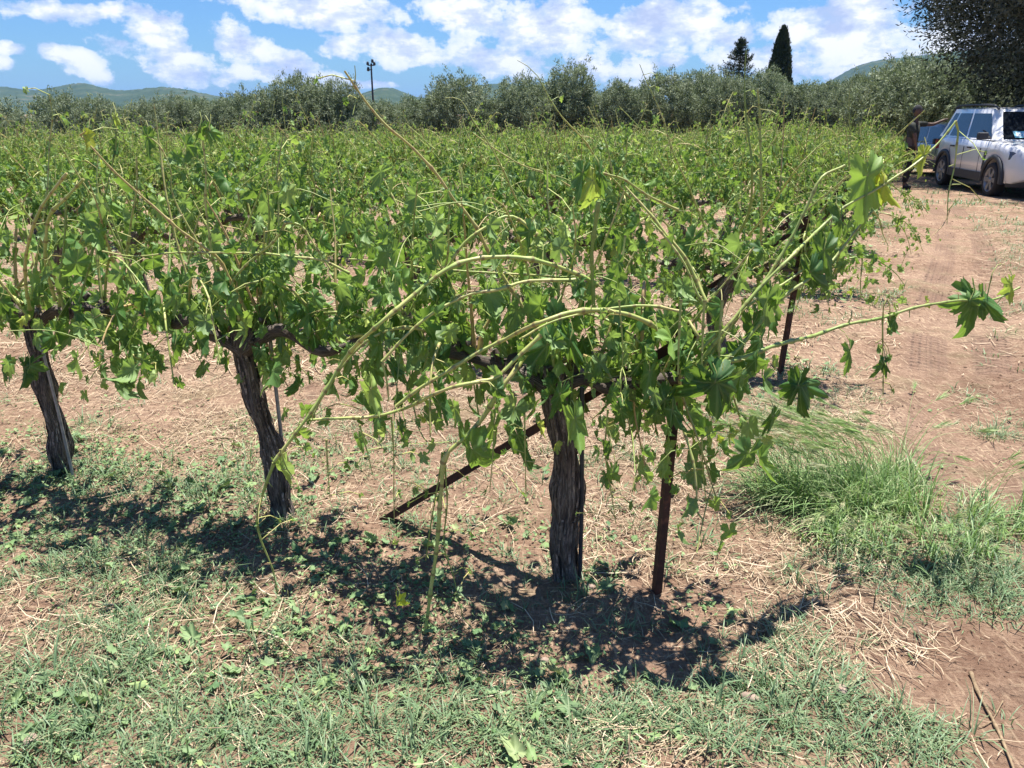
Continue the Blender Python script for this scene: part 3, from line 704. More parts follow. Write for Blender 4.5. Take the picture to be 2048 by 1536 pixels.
add_cane(0, [(1912, 243, 2.0), (1917, 262, 2.0), (1914, 290, 2.0), (1908, 342, 2.0), (1899, 385, 2.0), (1895, 450, 2.0)], .0030, .0012, .4, leaves=.4, smin=.008, smax=.014)
add_cane(0, [(1897, 420, 2.0), (1885, 450, 2.0), (1855, 480, 2.0), (1824, 500, 2.0)], .0012, .0007, .9)
add_cane(0, [(1420, 745, 2.28), (1480, 690, 2.25), (1560, 600, 2.2), (1620, 560, 2.16), (1665, 520, 2.14), (1720, 450, 2.1), (1745, 420, 2.1)], .0060, .0035, .2)
add_cane(0, [(1380, 770, 2.3), (1470, 640, 2.3), (1530, 560, 2.28), (1580, 480, 2.25), (1620, 400, 2.22), (1645, 352, 2.2), (1690, 330, 2.2)], .0066, .0036, .25, leaves=.12)
add_cane(0, [(1400, 700, 2.32), (1500, 610, 2.26), (1600, 545, 2.2), (1660, 500, 2.16)], .0045, .003, .5)
add_cane(0, [(1360, 790, 2.3), (1430, 735, 2.25), (1478, 717, 2.22), (1556, 690, 2.18), (1634, 668, 2.14), (1697, 649, 2.11), (1763, 637, 2.08), (1830, 616, 2.05), (1908, 602, 2.02), (1985, 600, 2.0), (2040, 575, 1.98)], .0068, .0036, .15)
add_cane(0, [(1766, 637, 2.08), (1766, 612, 2.07), (1772, 598, 2.06), (1779, 608, 2.06), (1780, 640, 2.06)], .0022, .0018, .7)
add_cane(0, [(1765, 637, 2.08), (1766, 690, 2.07), (1767, 740, 2.07), (1766, 790, 2.07)], .0026, .0016, .3, leaves=1.3, smin=.02, smax=.035, start=.0)
add_cane(0, [(1697, 649, 2.11), (1706, 620, 2.1)], .0024, .0014, .6)
add_cane(0, [(1975, 598, 2.0), (1985, 545, 2.0), (1995, 530, 2.0), (2010, 530, 2.0)], .002, .001, .5)
add_cane(0, [(1776, 364, 2.06), (1800, 380, 2.05), (1818, 388, 2.05), (1828, 402, 2.05), (1842, 402, 2.05), (1848, 415, 2.05), (1856, 428, 2.05)], .0018, .0010, .3)
add_cane(0, [(1745, 420, 2.1), (1760, 440, 2.1), (1765, 465, 2.1), (1778, 492, 2.1)], .0026, .001, .4)
for a in (1405, 1440, 1358): add_cane(0, [(a+4, 600, 2.2), (a, 660, 2.19), (a-3, 750, 2.18)], .0034, .0030, .3)
# vine one: thin shoots hanging under the canopy
hang = [((782, 832), (787, 930), (789, 1042), .7), ((652, 880), (656, 940), (662, 1000), .9), ((1216, 820), (1214, 920), (1232, 1045), 1.2), ((1404, 870), (1406, 940), (1413, 1005), 1.2),
        ((1048, 830), (1050, 920), (1052, 1010), 1.2), ((560, 900), (575, 940), (590, 960), .5), ((720, 850), (735, 905), (745, 950), .6), ((1240, 600), (1245, 700), (1240, 790), 1.3), ((990, 860), (985, 930), (980, 985), .8)]
for p0, p1, p2, dn in hang:
    y_ = 2.18; add_cane(0, [(p0[0], p0[1], y_), (p1[0], p1[1], y_), (p2[0], p2[1], y_)], .0024, .0012, .25, leaves=dn*1.2, smin=.018, smax=.036, start=.15)
# vine two and three
add_cane(1, [(700, 545, 2.75), (640, 520, 2.72), (560, 510, 2.72), (450, 505, 2.72), (340, 506, 2.74), (262, 512, 2.76), (205, 502, 2.78)], .0044, .0025, .4)
add_cane(1, [(1140, 556, 2.5), (1040, 548, 2.55), (880, 540, 2.6), (794, 527, 2.66), (697, 518, 2.7)], .0036, .003, .6)
add_cane(1, [(500, 640, 2.8), (470, 580, 2.78), (440, 520, 2.76), (407, 493, 2.72), (352, 452, 2.68), (297, 404, 2.66), (260, 370, 2.64), (222, 336, 2.62), (191, 302, 2.6), (160, 267, 2.6)], .0056, .0028, .8)
add_cane(1, [(160, 270, 2.6), (172, 262, 2.6)], .002, .001, .8, leaves=1, smin=.03, smax=.04)
add_cane(1, [(470, 640, 2.8), (430, 540, 2.8), (413, 421, 2.8), (412, 339, 2.8), (405, 280, 2.8)], .0046, .0032, .45)
add_cane(1, [(500, 650, 2.85), (450, 560, 2.85), (394, 480, 2.85), (349, 394, 2.85), (342, 339, 2.85), (318, 291, 2.85), (296, 275, 2.85)], .0042, .002, .6, leaves=.3)
add_cane(1, [(480, 640, 2.75), (468, 560, 2.75), (550, 480, 2.7), (570, 445, 2.7)], .005, .0045, .5)
add_cane(1, [(570, 445, 2.7), (600, 450, 2.7), (628, 490, 2.7), (660, 540, 2.7)], .004, .0025, .45, leaves=.4)
add_cane(2, [(60, 620, 3.1), (50, 540, 3.0), (62, 469, 2.95), (84, 414, 2.92), (133, 348, 2.9)], .0062, .0052, .65)
add_cane(2, [(110, 600, 3.1), (90, 520, 3.0), (97, 438, 2.95), (135, 395, 2.92), (168, 360, 2.9)], .0066, .0056, .45)
add_cane(2, [(120, 560, 3.0), (128, 470, 3.0), (132, 390, 3.0)], .0042, .0042, .1)
add_cane(2, [(150, 640, 3.0), (180, 520, 3.0), (219, 353, 3.0), (232, 281, 3.0), (226, 238, 3.0)], .0048, .0025, .05, leaves=.7, start=.55)
add_cane(2, [(60, 640, 3.05), (0, 560, 3.0), (-60, 480, 3.0)], .005, .003, .6, leaves=.3)
add_cane(2, [(100, 280, 3.2), (104, 230, 3.2), (100, 190, 3.2)], .003, .0015, .5, leaves=1.2)
add_cane(2, [(60, 600, 3.1), (90, 420, 3.15), (100, 280, 3.2)], .004, .003, .5, leaves=.2)

# -- single leaves that stand out: (x, y of leaf base, distance, drop angle to the right, size in px, tone)
def single_leaves(vi, items):
    e, bs = front[vi]
    for (px, py, Y, an, sz, tone, kv) in items:
        rng = np.random.default_rng(int(px*3+py)); p = PV(px, py, Y, vi); s = (.80 if vi == 0 and sz < 140 else .62)*sz/FPX*(p[1]*CP+.5)
        D = np.array([math.sin(math.radians(an)), rng.normal(0, .12), -math.cos(math.radians(an))])
        N = np.array([rng.normal(0, .25), -1, rng.normal(.25, .15)])
        Rm = frames(D[None], rng, N[None])[0]
        V, F, uv = LV[2][kv]; c, sn = math.cos(-ROWANG), math.sin(-ROWANG); Rz = np.array([[c, -sn, 0], [sn, c, 0], [0, 0, 1]])
        V = V*np.array((.72, 1.05, 1.25)); b = B(); b.add((V*s) @ (Rz @ Rm).T + local(bs, ROWANG, p), F, 0, tone, uv)
        q = p+np.array((rng.uniform(-.02, .02), .02, .05)); tube(b, local(bs, ROWANG, np.array([p, (p+q)/2+np.array((.006, 0, .004)), q])), .0016, 5, 1, .4)
        b.build('leaf', [M['leaf'], M['cane']], e)
single_leaves(0, [(1150, 838, 2.15, 12, 92, .62, 3), (1120, 790, 2.2, -20, 80, .3, 5), (988, 850, 2.12, -15, 80, .7, 1), (1035, 870, 2.2, 20, 85, .2, 7), (945, 900, 2.10, 22, 150, .45, 9),
                  (1430, 765, 2.15, -60, 125, .15, 2), (1435, 765, 2.15, 35, 130, .2, 6), (1440, 780, 2.16, -5, 110, .35, 10), (1600, 768, 2.05, 5, 105, .12, 12), (1608, 770, 2.06, 62, 80, .2, 4), (1596, 772, 2.05, -60, 72, .3, 8),
                  (1330, 800, 2.2, -30, 85, .15, 11), (1300, 745, 2.25, -10, 70, .5, 0), (1345, 820, 2.2, 25, 70, .22, 13), (1545, 835, 2.15, -25, 62, .35, 1), (1700, 702, 2.1, 8, 62, .5, 5),
                  (1735, 352, 2.08, 0, 118, .62, 4), (1768, 368, 2.06, 30, 70, .97, 3), (1848, 308, 2.03, -10, 48, .97, 7), (1948, 596, 2.0, 10, 110, .35, 2), (1940, 600, 2.0, -62, 70, .4, 6),
                  (1952, 600, 2.0, 60, 85, .3, 10), (1965, 598, 2.0, 38, 92, .3, 12), (2022, 568, 1.98, 10, 50, .9, 0), (1648, 500, 2.15, -10, 90, .2, 4), (1620, 545, 2.15, 12, 95, .15, 8), (1540, 590, 2.2, 5, 70, .2, 11),
                  (1790, 640, 2.06, 0, 42, .3, 13), (1770, 725, 2.06, 10, 45, .15, 1), (1765, 728, 2.06, -25, 45, .25, 5), (798, 1203, 2.03, 12, 50, .99, 9), (742, 780, 2.1, 15, 70, .75, 3),
                  (1165, 345, 2.55, -12, 60, .3, 7), (1200, 345, 2.55, 10, 62, .35, 2), (1185, 362, 2.55, 0, 75, .9, 6), (875, 770, 2.12, 10, 60, .3, 10), (880, 810, 2.13, 25, 70, .25, 12),
                  (560, 930, 2.06, 20, 62, .8, 0), (1240, 820, 2.2, 15, 62, .35, 4), (1225, 945, 2.15, -5, 60, .6, 8), (1220, 895, 2.15, 5, 45, .2, 11), (1095, 690, 2.25, -40, 100, .18, 13), (1140, 680, 2.25, 15, 90, .28, 1),
                  (800, 850, 2.15, 5, 40, .1, 5), (1505, 650, 2.25, 10, 75, .12, 9), (1480, 700, 2.25, 20, 70, .3, 3), (1385, 480, 2.5, -30, 70, .2, 7), (1680, 440, 2.15, 5, 75, .1, 2)])
single_leaves(1, [(415, 260, 2.8, 10, 50, .45, 0), (400, 255, 2.8, -35, 55, .4, 5), (420, 262, 2.8, 50, 50, .5, 9), (372, 290, 2.8, 5, 60, .35, 3), (295, 272, 2.85, -5, 60, .3, 7), (300, 620, 2.7, 0, 85, .25, 2), (285, 720, 2.7, 5, 55, .35, 6),
                  (350, 690, 2.7, -15, 75, .2, 10), (400, 680, 2.7, 10, 80, .25, 12), (455, 600, 2.65, 0, 90, .4, 4), (640, 480, 2.7, 5, 70, .4, 8), (560, 590, 2.7, -10, 75, .5, 11), (230, 620, 2.8, 10, 75, .3, 13)])
single_leaves(2, [(170, 272, 2.6, 0, 50, .98, 0), (20, 640, 3.0, 0, 75, .2, 5), (60, 730, 3.0, -60, 95, .22, 9), (50, 735, 3.0, 0, 80, .15, 3), (110, 660, 2.95, 5, 70, .3, 7), (160, 630, 2.95, 20, 80, .28, 2), (0, 600, 3.0, 10, 80, .35, 6), (230, 235, 3.0, 10, 40, .9, 10), (225, 290, 3.0, 0, 50, .3, 12)])

# -- steel rods beside the front trunks, drip hose on the first
def rod(name, a, bq, r, m, label, cat, group=None, sides=8):
    a, bq = np.array(a), np.array(bq); mid = (a+bq)/2
    b = B(); tube(b, np.array([a, mid+np.array((.004, 0, 0)), bq])-a, r, sides); o = b.build(name, m, None, tuple(a)); tag(o, label, cat, group); return o
def ground_at(px, py, Y, drop=.06):
    p = P(px, py, Y); p[2] = gz(p[0], p[1])-drop; return p
rod('support_rod', ground_at(146, 948, vine_xy(0, 2)[1]-.08), P(78, 672, vine_xy(0, 2)[1]-.10), .0065, M['tie'], 'pale steel rod slanting across the dark trunk at left', 'rod', 'rods beside the front trunks')
rod('support_rod', ground_at(577, 1030, vine_xy(0, 1)[1]+.03), P(536, 640, vine_xy(0, 1)[1]+.05), .0075, M['tie'], 'grey steel rod standing right of the leaning shaggy trunk', 'rod', 'rods beside the front trunks')
rod('drip_hose', ground_at(1160, 1170, vine_xy(0, 0)[1]-.03), P(1164, 775, vine_xy(0, 0)[1]-.03), .0075, M['hose'], 'dark drip hose running up the trunk nearest the rusty post', 'hose')

# -- all other rows: copies
def variants(seeds, lod, sep, nc, mult):
    out = []
    for s in seeds:
        pr = vine_parts(s, lod, sep, nc, mult); d = [('trunk', pr['trunk'].mesh('trunk', [M['bark']]))]
        if lod: d += [('cordon_arm', a.mesh('cordon_arm', [M['bark']])) for a in pr['arm']]
        else:
            for a in pr['arm']: pr['trunk'].merge(a)
            d = [('trunk', pr['trunk'].mesh('trunk', [M['bark']]))]
        d += [('cane', c.mesh('cane', [M['cane']])) for c in pr['canes']]
        d += [('foliage', pr['foliage'].mesh('foliage', [M['leaf'] if lod == 2 else M['leaf_far'], M['cane']]))]
        out.append((d, pr))
    return out
VN = variants((21, 22, 23, 24), 2, True, 26, 1.3)
VM = variants((31, 32, 33, 34, 35), 1, False, 40, 1.35)
VF = variants((41, 42, 43, 44), 0, False, 28, 1.3)
spots = []
TREE_Y = 46.0
for k in range(1, 24):
    for n in range(0, 75):
        x, y = vine_xy(k, n)
        if y > TREE_Y: break
        px, py = topix(x, y, 1.0)
        if px < -260 or px > 2300: continue
        spots.append((y, k, n, x, y))
spots.sort()
ROWNAME = lambda k: ORD[k]+' row'
vines_near = spots[:296]; vines_rest = spots[296:]
second_row = {}
for i, (_, k, n, x, y) in enumerate(vines_near):
    rng = np.random.default_rng(k*100+n)
    near = y < 9.5; S = VN if near else (VM if y < 24 else VF)
    d, pr = S[int(rng.integers(0, len(S)))]
    lab = 'green hail-torn grapevine, %s from the dirt track in the %s from the front' % (ORD[n], ROWNAME(k))
    e = empty('grapevine', (x, y, float(gz(x, y))), ROWANG+(PI if rng.random() < .5 else 0)+rng.normal(0, .06), lab, 'grapevine', VG if k <= 4 else 'grapevines of the far rows')
    s = rng.uniform(.82, 1.10); e.scale = (1, s, s)
    for nm, me in d:
        o = bpy.data.objects.new(nm, me); COL.objects.link(o); o.parent = e
    second_row[(k, n)] = (e, (x, y, float(gz(x, y))))
if vines_rest:
    b = B()
    for _, k, n, x, y in vines_rest:
        rng = np.random.default_rng(k*100+n); pr = VF[int(rng.integers(0, len(VF)))][1]
        a = ROWANG+(PI if rng.random() < .5 else 0); c, s = math.cos(a), math.sin(a); Rz = np.array([[c, -s, 0], [s, c, 0], [0, 0, 1]])
        b.merge(pr['foliage'], Rz, (x, y, float(gz(x, y))))
    o = b.build('distant_vineyard', [M['leaf_far'], M['cane']]); tag(o, 'massed green vines in the most distant rows under the olive trees', 'vineyard', kind='stuff')

# -- tall shoots of the second and third rows standing against the trees and sky
def shoot(k, n, pts, r0, r1, tone, lv=.3, smin=.03, smax=.055, start=.5):
    e, bs = second_row[(k, n)]; sc = e.scale[2]
    Wp = np.array([P(*p) for p in pts]); rng = np.random.default_rng(int(pts[0][0]+pts[-1][1]))
    L = local(bs, e.rotation_euler.z, wob(smoothline(Wp, .04), rng, .003)); L[:, 1:] /= sc
    b = B(); cane_tube(b, L, r0, r1, rng, 0, 6, tone); b.build('cane', M['cane'], e)
    if lv:
        f = B(); dress(f, L, rng, 2, lv, smin, smax, petm=1, start=start)
        if f.V: f.build('leaves', [M['leaf'], M['cane']], e)
    return e
shoot(1, 0, [(1460, 500, 4.5), (1500, 420, 4.3), (1505, 335, 4.2), (1498, 278, 4.2), (1490, 209, 4.2), (1490, 150, 4.2), (1494, 100, 4.2)], .0085, .003, .05, .35)
shoot(1, 0, [(1520, 520, 4.5), (1524, 392, 4.4), (1522, 300, 4.4), (1518, 221, 4.4), (1513, 178, 4.4)], .0070, .005, .6, .2)
shoot(1, 0, [(1500, 470, 4.4), (1548, 400, 4.2), (1590, 340, 4.0), (1622, 305, 4.0), (1650, 280, 4.0)], .006, .003, .5, .5)
shoot(1, 2, [(1280, 420, 5.0), (1204, 333, 4.8), (1168, 278, 4.7), (1127, 234, 4.6), (1098, 193, 4.6), (1076, 152, 4.6), (1055, 131, 4.6), (1034, 119, 4.6)], .0075, .002, .45, .25)
shoot(1, 1, [(1420, 480, 4.8), (1380, 380, 4.7), (1346, 302, 4.6), (1329, 244, 4.6), (1308, 193, 4.6), (1288, 152, 4.6), (1278, 126, 4.6)], .0065, .002, .4, .5, .03, .06)
shoot(1, 3, [(1060, 440, 5.2), (1028, 388, 5.0), (984, 299, 4.9), (953, 251, 4.9), (920, 200, 4.9), (889, 198, 4.9)], .0070, .002, .6, .15)
shoot(1, 3, [(1150, 380, 5.2), (1100, 350, 5.1), (1042, 330, 5.0), (990, 298, 5.0), (946, 265, 5.0)], .0055, .003, .7, .1)
shoot(1, 2, [(1230, 380, 5.0), (1213, 285, 5.0), (1195, 251, 5.0), (1177, 213, 5.0)], .006, .004, .6, .1)
shoot(2, 3, [(1330, 340, 7.0), (1290, 270, 7.0), (1238, 212, 7.0)], .006, .003, .3, .2)
shoot(1, 5, [(640, 420, 5.9), (622, 330, 5.8), (628, 260, 5.7)], .006, .003, .3, 1.0)
shoot(1, 6, [(560, 420, 6.2), (570, 300, 6.2), (565, 200, 6.2)], .006, .003, .4, 1.0, .04, .07)
shoot(1, 5, [(870, 300, 6.0), (840, 270, 6.0), (815, 250, 6.0)], .005, .003, .5, .2)
shoot(1, 0, [(1600, 430, 4.3), (1700, 350, 4.2), (1760, 300, 4.1), (1850, 222, 4.0)], .0045, .0025, .4, .15)
shoot(2, 0, [(1700, 360, 6.6), (1695, 290, 6.6), (1690, 245, 6.6)], .006, .003, .5, .8)
shoot(2, 1, [(1560, 380, 7.2), (1566, 280, 7.2), (1568, 205, 7.2)], .006, .003, .9, 1.2, .05, .08)
shoot(2, 0, [(1700, 290, 6.7), (1698, 200, 6.7), (1704, 160, 6.7)], .004, .002, .2, .1)

# ------------------------------------------------------------------ posts with slanting braces
def post(k, label):
    E = E0+ES*k; x, y = E; z0 = float(gz(x, y)); e = empty('end_post', (x, y, z0), 0, label, 'post', 'rusty end posts of the vine rows')
    if k == 0: top = P(1366, 672, y+.02)-np.array((x, y, z0))
    else: top = np.array((.06, .02, 1.0))
    b = B(); w = .025; t = .005
    d = top/np.linalg.norm(top)
    yaw = .25; ax = np.array((math.cos(yaw), math.sin(yaw), 0)); ay = np.array((-math.sin(yaw), math.cos(yaw), 0))
    for (o1, o2, s1, s2) in ((0, 0, w, t), (-w/2+t/2, w/2+t/2, t, w)):
        lo = np.array((0, 0, -.15)); V = []
        for q in (lo, top):
            for i, j in ((-1, -1), (1, -1), (1, 1), (-1, 1)): V.append(q+ax*(o1+i*s1/2)+ay*(o2+j*s2/2))
        b.add(V, [(0, 1, 5, 4), (1, 2, 6, 5), (2, 3, 7, 6), (3, 0, 4, 7), (4, 5, 6, 7)], 0, smooth=False)
    b.build('upright', M['rust'], e)
    b = B(); foot = (P(752, 1050, 2.80) if k == 0 else np.array((x, y, 0))+np.array((RU[0], RU[1], 0))*1.15)
    foot = np.array((foot[0]-x, foot[1]-y, float(gz(foot[0], foot[1]))-z0-.03)); hd = (P(1392, 664, 2.31)-np.array((x, y, z0))) if k == 0 else top*.97+np.array((.02, -.03, 0))
    dd = hd-foot; dd /= np.linalg.norm(dd); sd_ = np.cross(dd, (0, 0, 1)); sd_ /= np.linalg.norm(sd_); up = np.cross(sd_, dd)
    for (o1, o2, s1, s2) in ((0, 0, .030, .005), (-.0125, -.0175, .005, .030)):
        V = []
        for q in (foot, hd):
            for i, j in ((-1, -1), (1, -1), (1, 1), (-1, 1)): V.append(q+up*(o1+i*s1/2)+sd_*(o2+j*s2/2))
        b.add(V, [(0, 1, 5, 4), (1, 2, 6, 5), (2, 3, 7, 6), (3, 0, 4, 7), (0, 3, 2, 1), (4, 5, 6, 7)], 0, smooth=False)
    b.build('brace', M['rust'], e)
    b = B(); c = hd-dd*.03; Rm = np.stack([dd, sd_, up], -1)
    box(b, c+up*.014, (.055, .012, .045), Rm); b.build('bracket', M['rust'], e)
    b = B(); ctr = c+up*.014-sd_*.010*np.sign(sd_[1]); tube(b, np.array([ctr, ctr-sd_*.02*np.sign(sd_[1])]), .009, 6); b.build('bolt', M['rust'], e)
for k, lab in enumerate(['rusty angle-iron end post of the front row with its long slanting brace', 'rusty end post of the second row beside the dirt track',
                         'rusty end post of the third row beside the dirt track', 'rusty end post of the fourth row, mostly hidden by leaves', 'rusty end post of the fifth row at the field edge']):
    post(k, lab)

# ------------------------------------------------------------------ trees
def leafcloud(b, pos, D, ln, wd, rnd, rng, m=0, N=None):
    n = len(pos); Rm = frames(D, rng, N); q = np.array([(0, 0, 0), (-.5, .45, .06), (0, 1, 0), (.5, .45, .06)])
    S = np.stack([np.full(n, 1.)*wd, np.full(n, 1.)*ln, np.full(n, 1.)*wd], -1)
    W = np.einsum('nij,nvj->nvi', Rm, q[None]*S[:, None]) + pos[:, None]
    b.add(W.reshape(-1, 3), (np.arange(n)*4)[:, None]+np.arange(4)[None], m, rnd, smooth=False)
def olive(seed, H, rx, ntw, nl, ln, wd, floor=.1, bumps=16):
    """silvery crown of upright twigs on a short split trunk"""
    rng = np.random.default_rng(seed); c0 = np.array((0, 0, H*(.5+floor/2))); rz_ = H*(.5-floor/2)
    lobes = rng.normal(size=(bumps, 3)); lobes /= np.linalg.norm(lobes, axis=1)[:, None]; lobes[:, 2] = np.abs(lobes[:, 2])*rng.choice([1, 1, -.4], bumps)
    la = rng.uniform(.08, .24, bumps)
    d = rng.normal(size=(ntw, 3)); d /= np.linalg.norm(d, axis=1)[:, None]
    rad = np.full(ntw, .78)
    for l, a in zip(lobes, la): rad += a*np.exp(-(1-d @ l)*9)
    rad *= rng.uniform(.2, 1, ntw)**.45*(1+.07*rng.normal(size=ntw))
    base = c0+d*rad[:, None]*np.array((rx, rx, rz_)); base[:, 2] = np.maximum(base[:, 2], H*floor*.6)
    dirs = d*.8+np.array((0, 0, .55))+rng.normal(0, .25, (ntw, 3)); dirs[rng.random(ntw) < .25, 2] -= 1.1
    dirs /= np.linalg.norm(dirs, axis=1)[:, None]
    tl = rng.uniform(.04, .10, ntw)*H*.6; tcol = np.clip(rng.normal(.48, .2, ntw), 0, 1)
    t = rng.random((ntw, nl)); pos = (base[:, None]+dirs[:, None]*(t*tl[:, None])[..., None]+rng.normal(0, .035*H*.5, (ntw, nl, 3))).reshape(-1, 3)
    D = (dirs[:, None]*.8+rng.normal(0, .55, (ntw, nl, 3))).reshape(-1, 3)
    r = np.clip(np.repeat(tcol, nl)+rng.normal(0, .15, ntw*nl), 0, 1)
    Nn = (np.repeat(d, nl, 0)*1.0+np.array((0, 0, .35))+rng.normal(0, .55, (ntw*nl, 3)))
    cr = B(); leafcloud(cr, pos, D, ln, wd, r, rng, 0, np.cross(np.cross(D, Nn), D))
    tr = B()
    for i in range(3):
        a = rng.uniform(0, 6); s = rx*.5
        tube(tr, smoothline([(0, 0, -.2), (.1*math.cos(a), .1*math.sin(a), H*.15), (s*.5*math.cos(a), s*.5*math.sin(a), H*.35), (s*math.cos(a), s*math.sin(a), H*.7)], .2), np.linspace(H*.045, H*.01, len(smoothline([(0, 0, -.2), (.1*math.cos(a), .1*math.sin(a), H*.15), (s*.5*math.cos(a), s*.5*math.sin(a), H*.35), (s*math.cos(a), s*math.sin(a), H*.7)], .2))), 8)
    for i in rng.integers(0, ntw, 30):
        tube(tr, np.array([(0, 0, H*.3), (base[i]+np.array((0, 0, H*.3)))/2, base[i]]), (H*.014, H*.009, H*.004), 4)
    return tr, cr
OV = []
for s in range(6):
    tr, cr = olive(60+s, 4.0, (1.55, 1.8, 1.45, 2.0, 1.6, 1.7)[s], 1700, 26, .13, .040, .05)
    OV.append((tr.mesh('trunk', [M['dark_wood']]), cr.mesh('crown', [M['olive_leaf']])))
# (picture x, top y, distance)
line = [(-120, 200, 49), (-40, 188, 47), (40, 232, 45), (118, 190, 50), (200, 196, 47), (265, 210, 46), (330, 202, 48), (385, 190, 50), (440, 206, 48), (500, 184, 49), (560, 176, 50), (622, 160, 50), (690, 172, 49), (760, 196, 46), (820, 198, 49),
        (905, 153, 47), (962, 205, 50), (1045, 160, 46), (1130, 142, 48), (1185, 200, 50), (1238, 166, 46), (1330, 148, 48), (1410, 140, 50), (1475, 160, 47), (1540, 150, 48), (1600, 160, 46), (1665, 168, 44), (1730, 152, 42),
        (1775, 138, 38), (1835, 128, 35), (1890, 140, 33)]
back = [(160, 212, 60), (300, 214, 60), (470, 205, 58), (660, 195, 60), (860, 208, 60), (990, 212, 60), (1200, 205, 60), (1290, 180, 58), (1520, 165, 56), (1640, 168, 54), (1700, 160, 52)]
names_l = ['olive tree cut off by the left edge, outermost', 'broad olive tree at the left edge of the tree line', 'low brownish olive tree second along the tree line']
for i, (px, ty, Y) in enumerate(line+back):
    rng = np.random.default_rng(300+i); p = P(px, ty, Y); z0 = float(gz(p[0], p[1])); top = P(px, ty, Y)[2]; H = top-z0
    w = .93
    dist_word = 'in the far tree line' if i < len(line) else 'among those behind the far tree line'
    j = i if i < len(line) else i-len(line)
    lab = 'silvery olive tree, %s from the left %s' % (ORD[j], dist_word)
    if px == 905: lab = 'tall rounded olive tree in the tree line, right of the lighting pole'
    if px == 1130: lab = 'tallest rounded olive tree near the middle of the far tree line'
    if px == 622: lab = 'feathery topped olive tree just left of the lighting pole'
    e = empty('olive_tree', (p[0], p[1], z0), rng.uniform(0, 6), lab, 'olive tree', 'olive trees along the far side of the vineyard')
    s = H/4.0; e.scale = (s*w*rng.uniform(.9, 1.1), s*w*rng.uniform(.9, 1.1), s)
    for nm, me in zip(('trunk', 'crown'), OV[i % 6]):
        o = bpy.data.objects.new(nm, me); COL.objects.link(o); o.parent = e
# olives round the cars, two with shade put into the leaf colour
for i, (x, y, H, rx, lab) in enumerate([(14.45, 20.9, 9.5, 5.0, 'big dark olive tree overhanging the parked cars'), (15.2, 30.0, 3.6, 3.4, 'grey-green olive tree behind the parked cars and the people'), (19.5, 28.5, 4.0, 3.4, 'grey-green olive tree at the right edge behind the white car'), (14.2, 16.6, 8.4, 4.2, 'dark olive boughs added for shade over the white car at the top right corner')]):  # last entry: extra tree added to throw shade on the white car
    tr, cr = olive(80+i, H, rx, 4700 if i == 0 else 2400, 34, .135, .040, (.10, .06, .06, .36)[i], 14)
    e = empty('olive_tree', (x, y, float(gz(x, y))), 0, lab, 'olive tree'); tr.build('trunk', M['dark_wood'], e); cr.build('crown', M['olive_shade_tint'] if i in (0, 3) else M['olive_leaf'], e)

def cypress(px, ty, Y, wpx):
    p = P(px, ty, Y); z0 = float(gz(p[0], p[1])); H = P(px, ty, Y)[2]-z0; r = wpx/2/FPX*Y*1.05
    rng = np.random.default_rng(5); n = 2600; t = rng.random(n)**.85; a = rng.uniform(0, 2*PI, n)
    prof = np.interp(t, [0, .15, .45, .7, .9, 1], [.75, 1.0, .92, .62, .34, .06])*r*(1+.10*np.sin(a*3+t*20)+rng.normal(0, .07, n))
    base = np.stack([np.cos(a)*prof, np.sin(a)*prof, .3+t*(H-.55)], -1)
    k = 16; pos = (base[:, None]+np.array((0, 0, 1))*(rng.random((n, k))*.35)[..., None]+rng.normal(0, .05, (n, k, 3))).reshape(-1, 3)
    D = np.tile(np.array((0, 0, 1.)), (n*k, 1))+rng.normal(0, .3, (n*k, 3)); cr = B(); leafcloud(cr, pos, D, .20, .06, np.clip(np.repeat(rng.random(n), k)+rng.normal(0, .1, n*k), 0, 1), rng)
    e = empty('cypress_tree', (p[0], p[1], z0), 0, 'slender dark cypress tree rising above the olive tree line', 'cypress')
    b = B(); tube(b, [(0, 0, -.2), (0, 0, H*.5), (0, 0, H*.93)], (.16, .1, .02), 8); b.build('trunk', M['dark_wood'], e); cr.build('crown', M['cypress'], e)
cypress(1568, 57, 60, 50)
def conifer(px, ty, Y, wpx):
    p = P(px, ty, Y); z0 = float(gz(p[0], p[1])); H = P(px, ty, Y)[2]-z0; r = wpx/2/FPX*Y
    rng = np.random.default_rng(9); cr = B(); tr = B(); tube(tr, [(0, 0, -.2), (.05, 0, H*.5), (0, 0, H*.98)], (.15, .09, .015), 8)
    for t in np.concatenate([np.linspace(.25, .97, 26)]):
        for q in range(7):
            a = rng.uniform(0, 2*PI); ln = r*np.interp(t, [.2, .55, .8, 1], [1.0, .98, .5, .08])*rng.uniform(.6, 1.15); z = t*H
            tip = np.array((math.cos(a)*ln, math.sin(a)*ln, z+ln*.22)); mid = np.array((math.cos(a)*ln*.55, math.sin(a)*ln*.55, z-ln*.08)); L = smoothline([(0, 0, z), mid, tip], .12)
            tube(tr, L, np.linspace(.03, .01, len(L)), 4); k = 45; i = rng.random(k)**.7*(len(L)-1)
            pos = np.stack([np.interp(i, np.arange(len(L)), L[:, c]) for c in range(3)], -1)+rng.normal(0, .06, (k, 3)); d = tip-mid; d /= np.linalg.norm(d)+1e-6
            leafcloud(cr, pos, d+rng.normal(0, .6, (k, 3)), .20, .055, rng.random(k)*.8, rng)
    k = 160; leafcloud(cr, np.stack([rng.normal(0, .07, k), rng.normal(0, .07, k), H*rng.uniform(.85, 1.0, k)], -1), np.tile((0, 0, 1.), (k, 1))+rng.normal(0, .5, (k, 3)), .17, .05, rng.random(k)*.5, rng)
    e = empty('fir_tree', (p[0], p[1], z0), 0, 'ragged dark fir tree with upturned branches, left of the slender cypress', 'fir tree'); tr.build('trunk', M['dark_wood'], e); cr.build('crown', M['cypress'], e)
conifer(1484, 76, 62, 96)

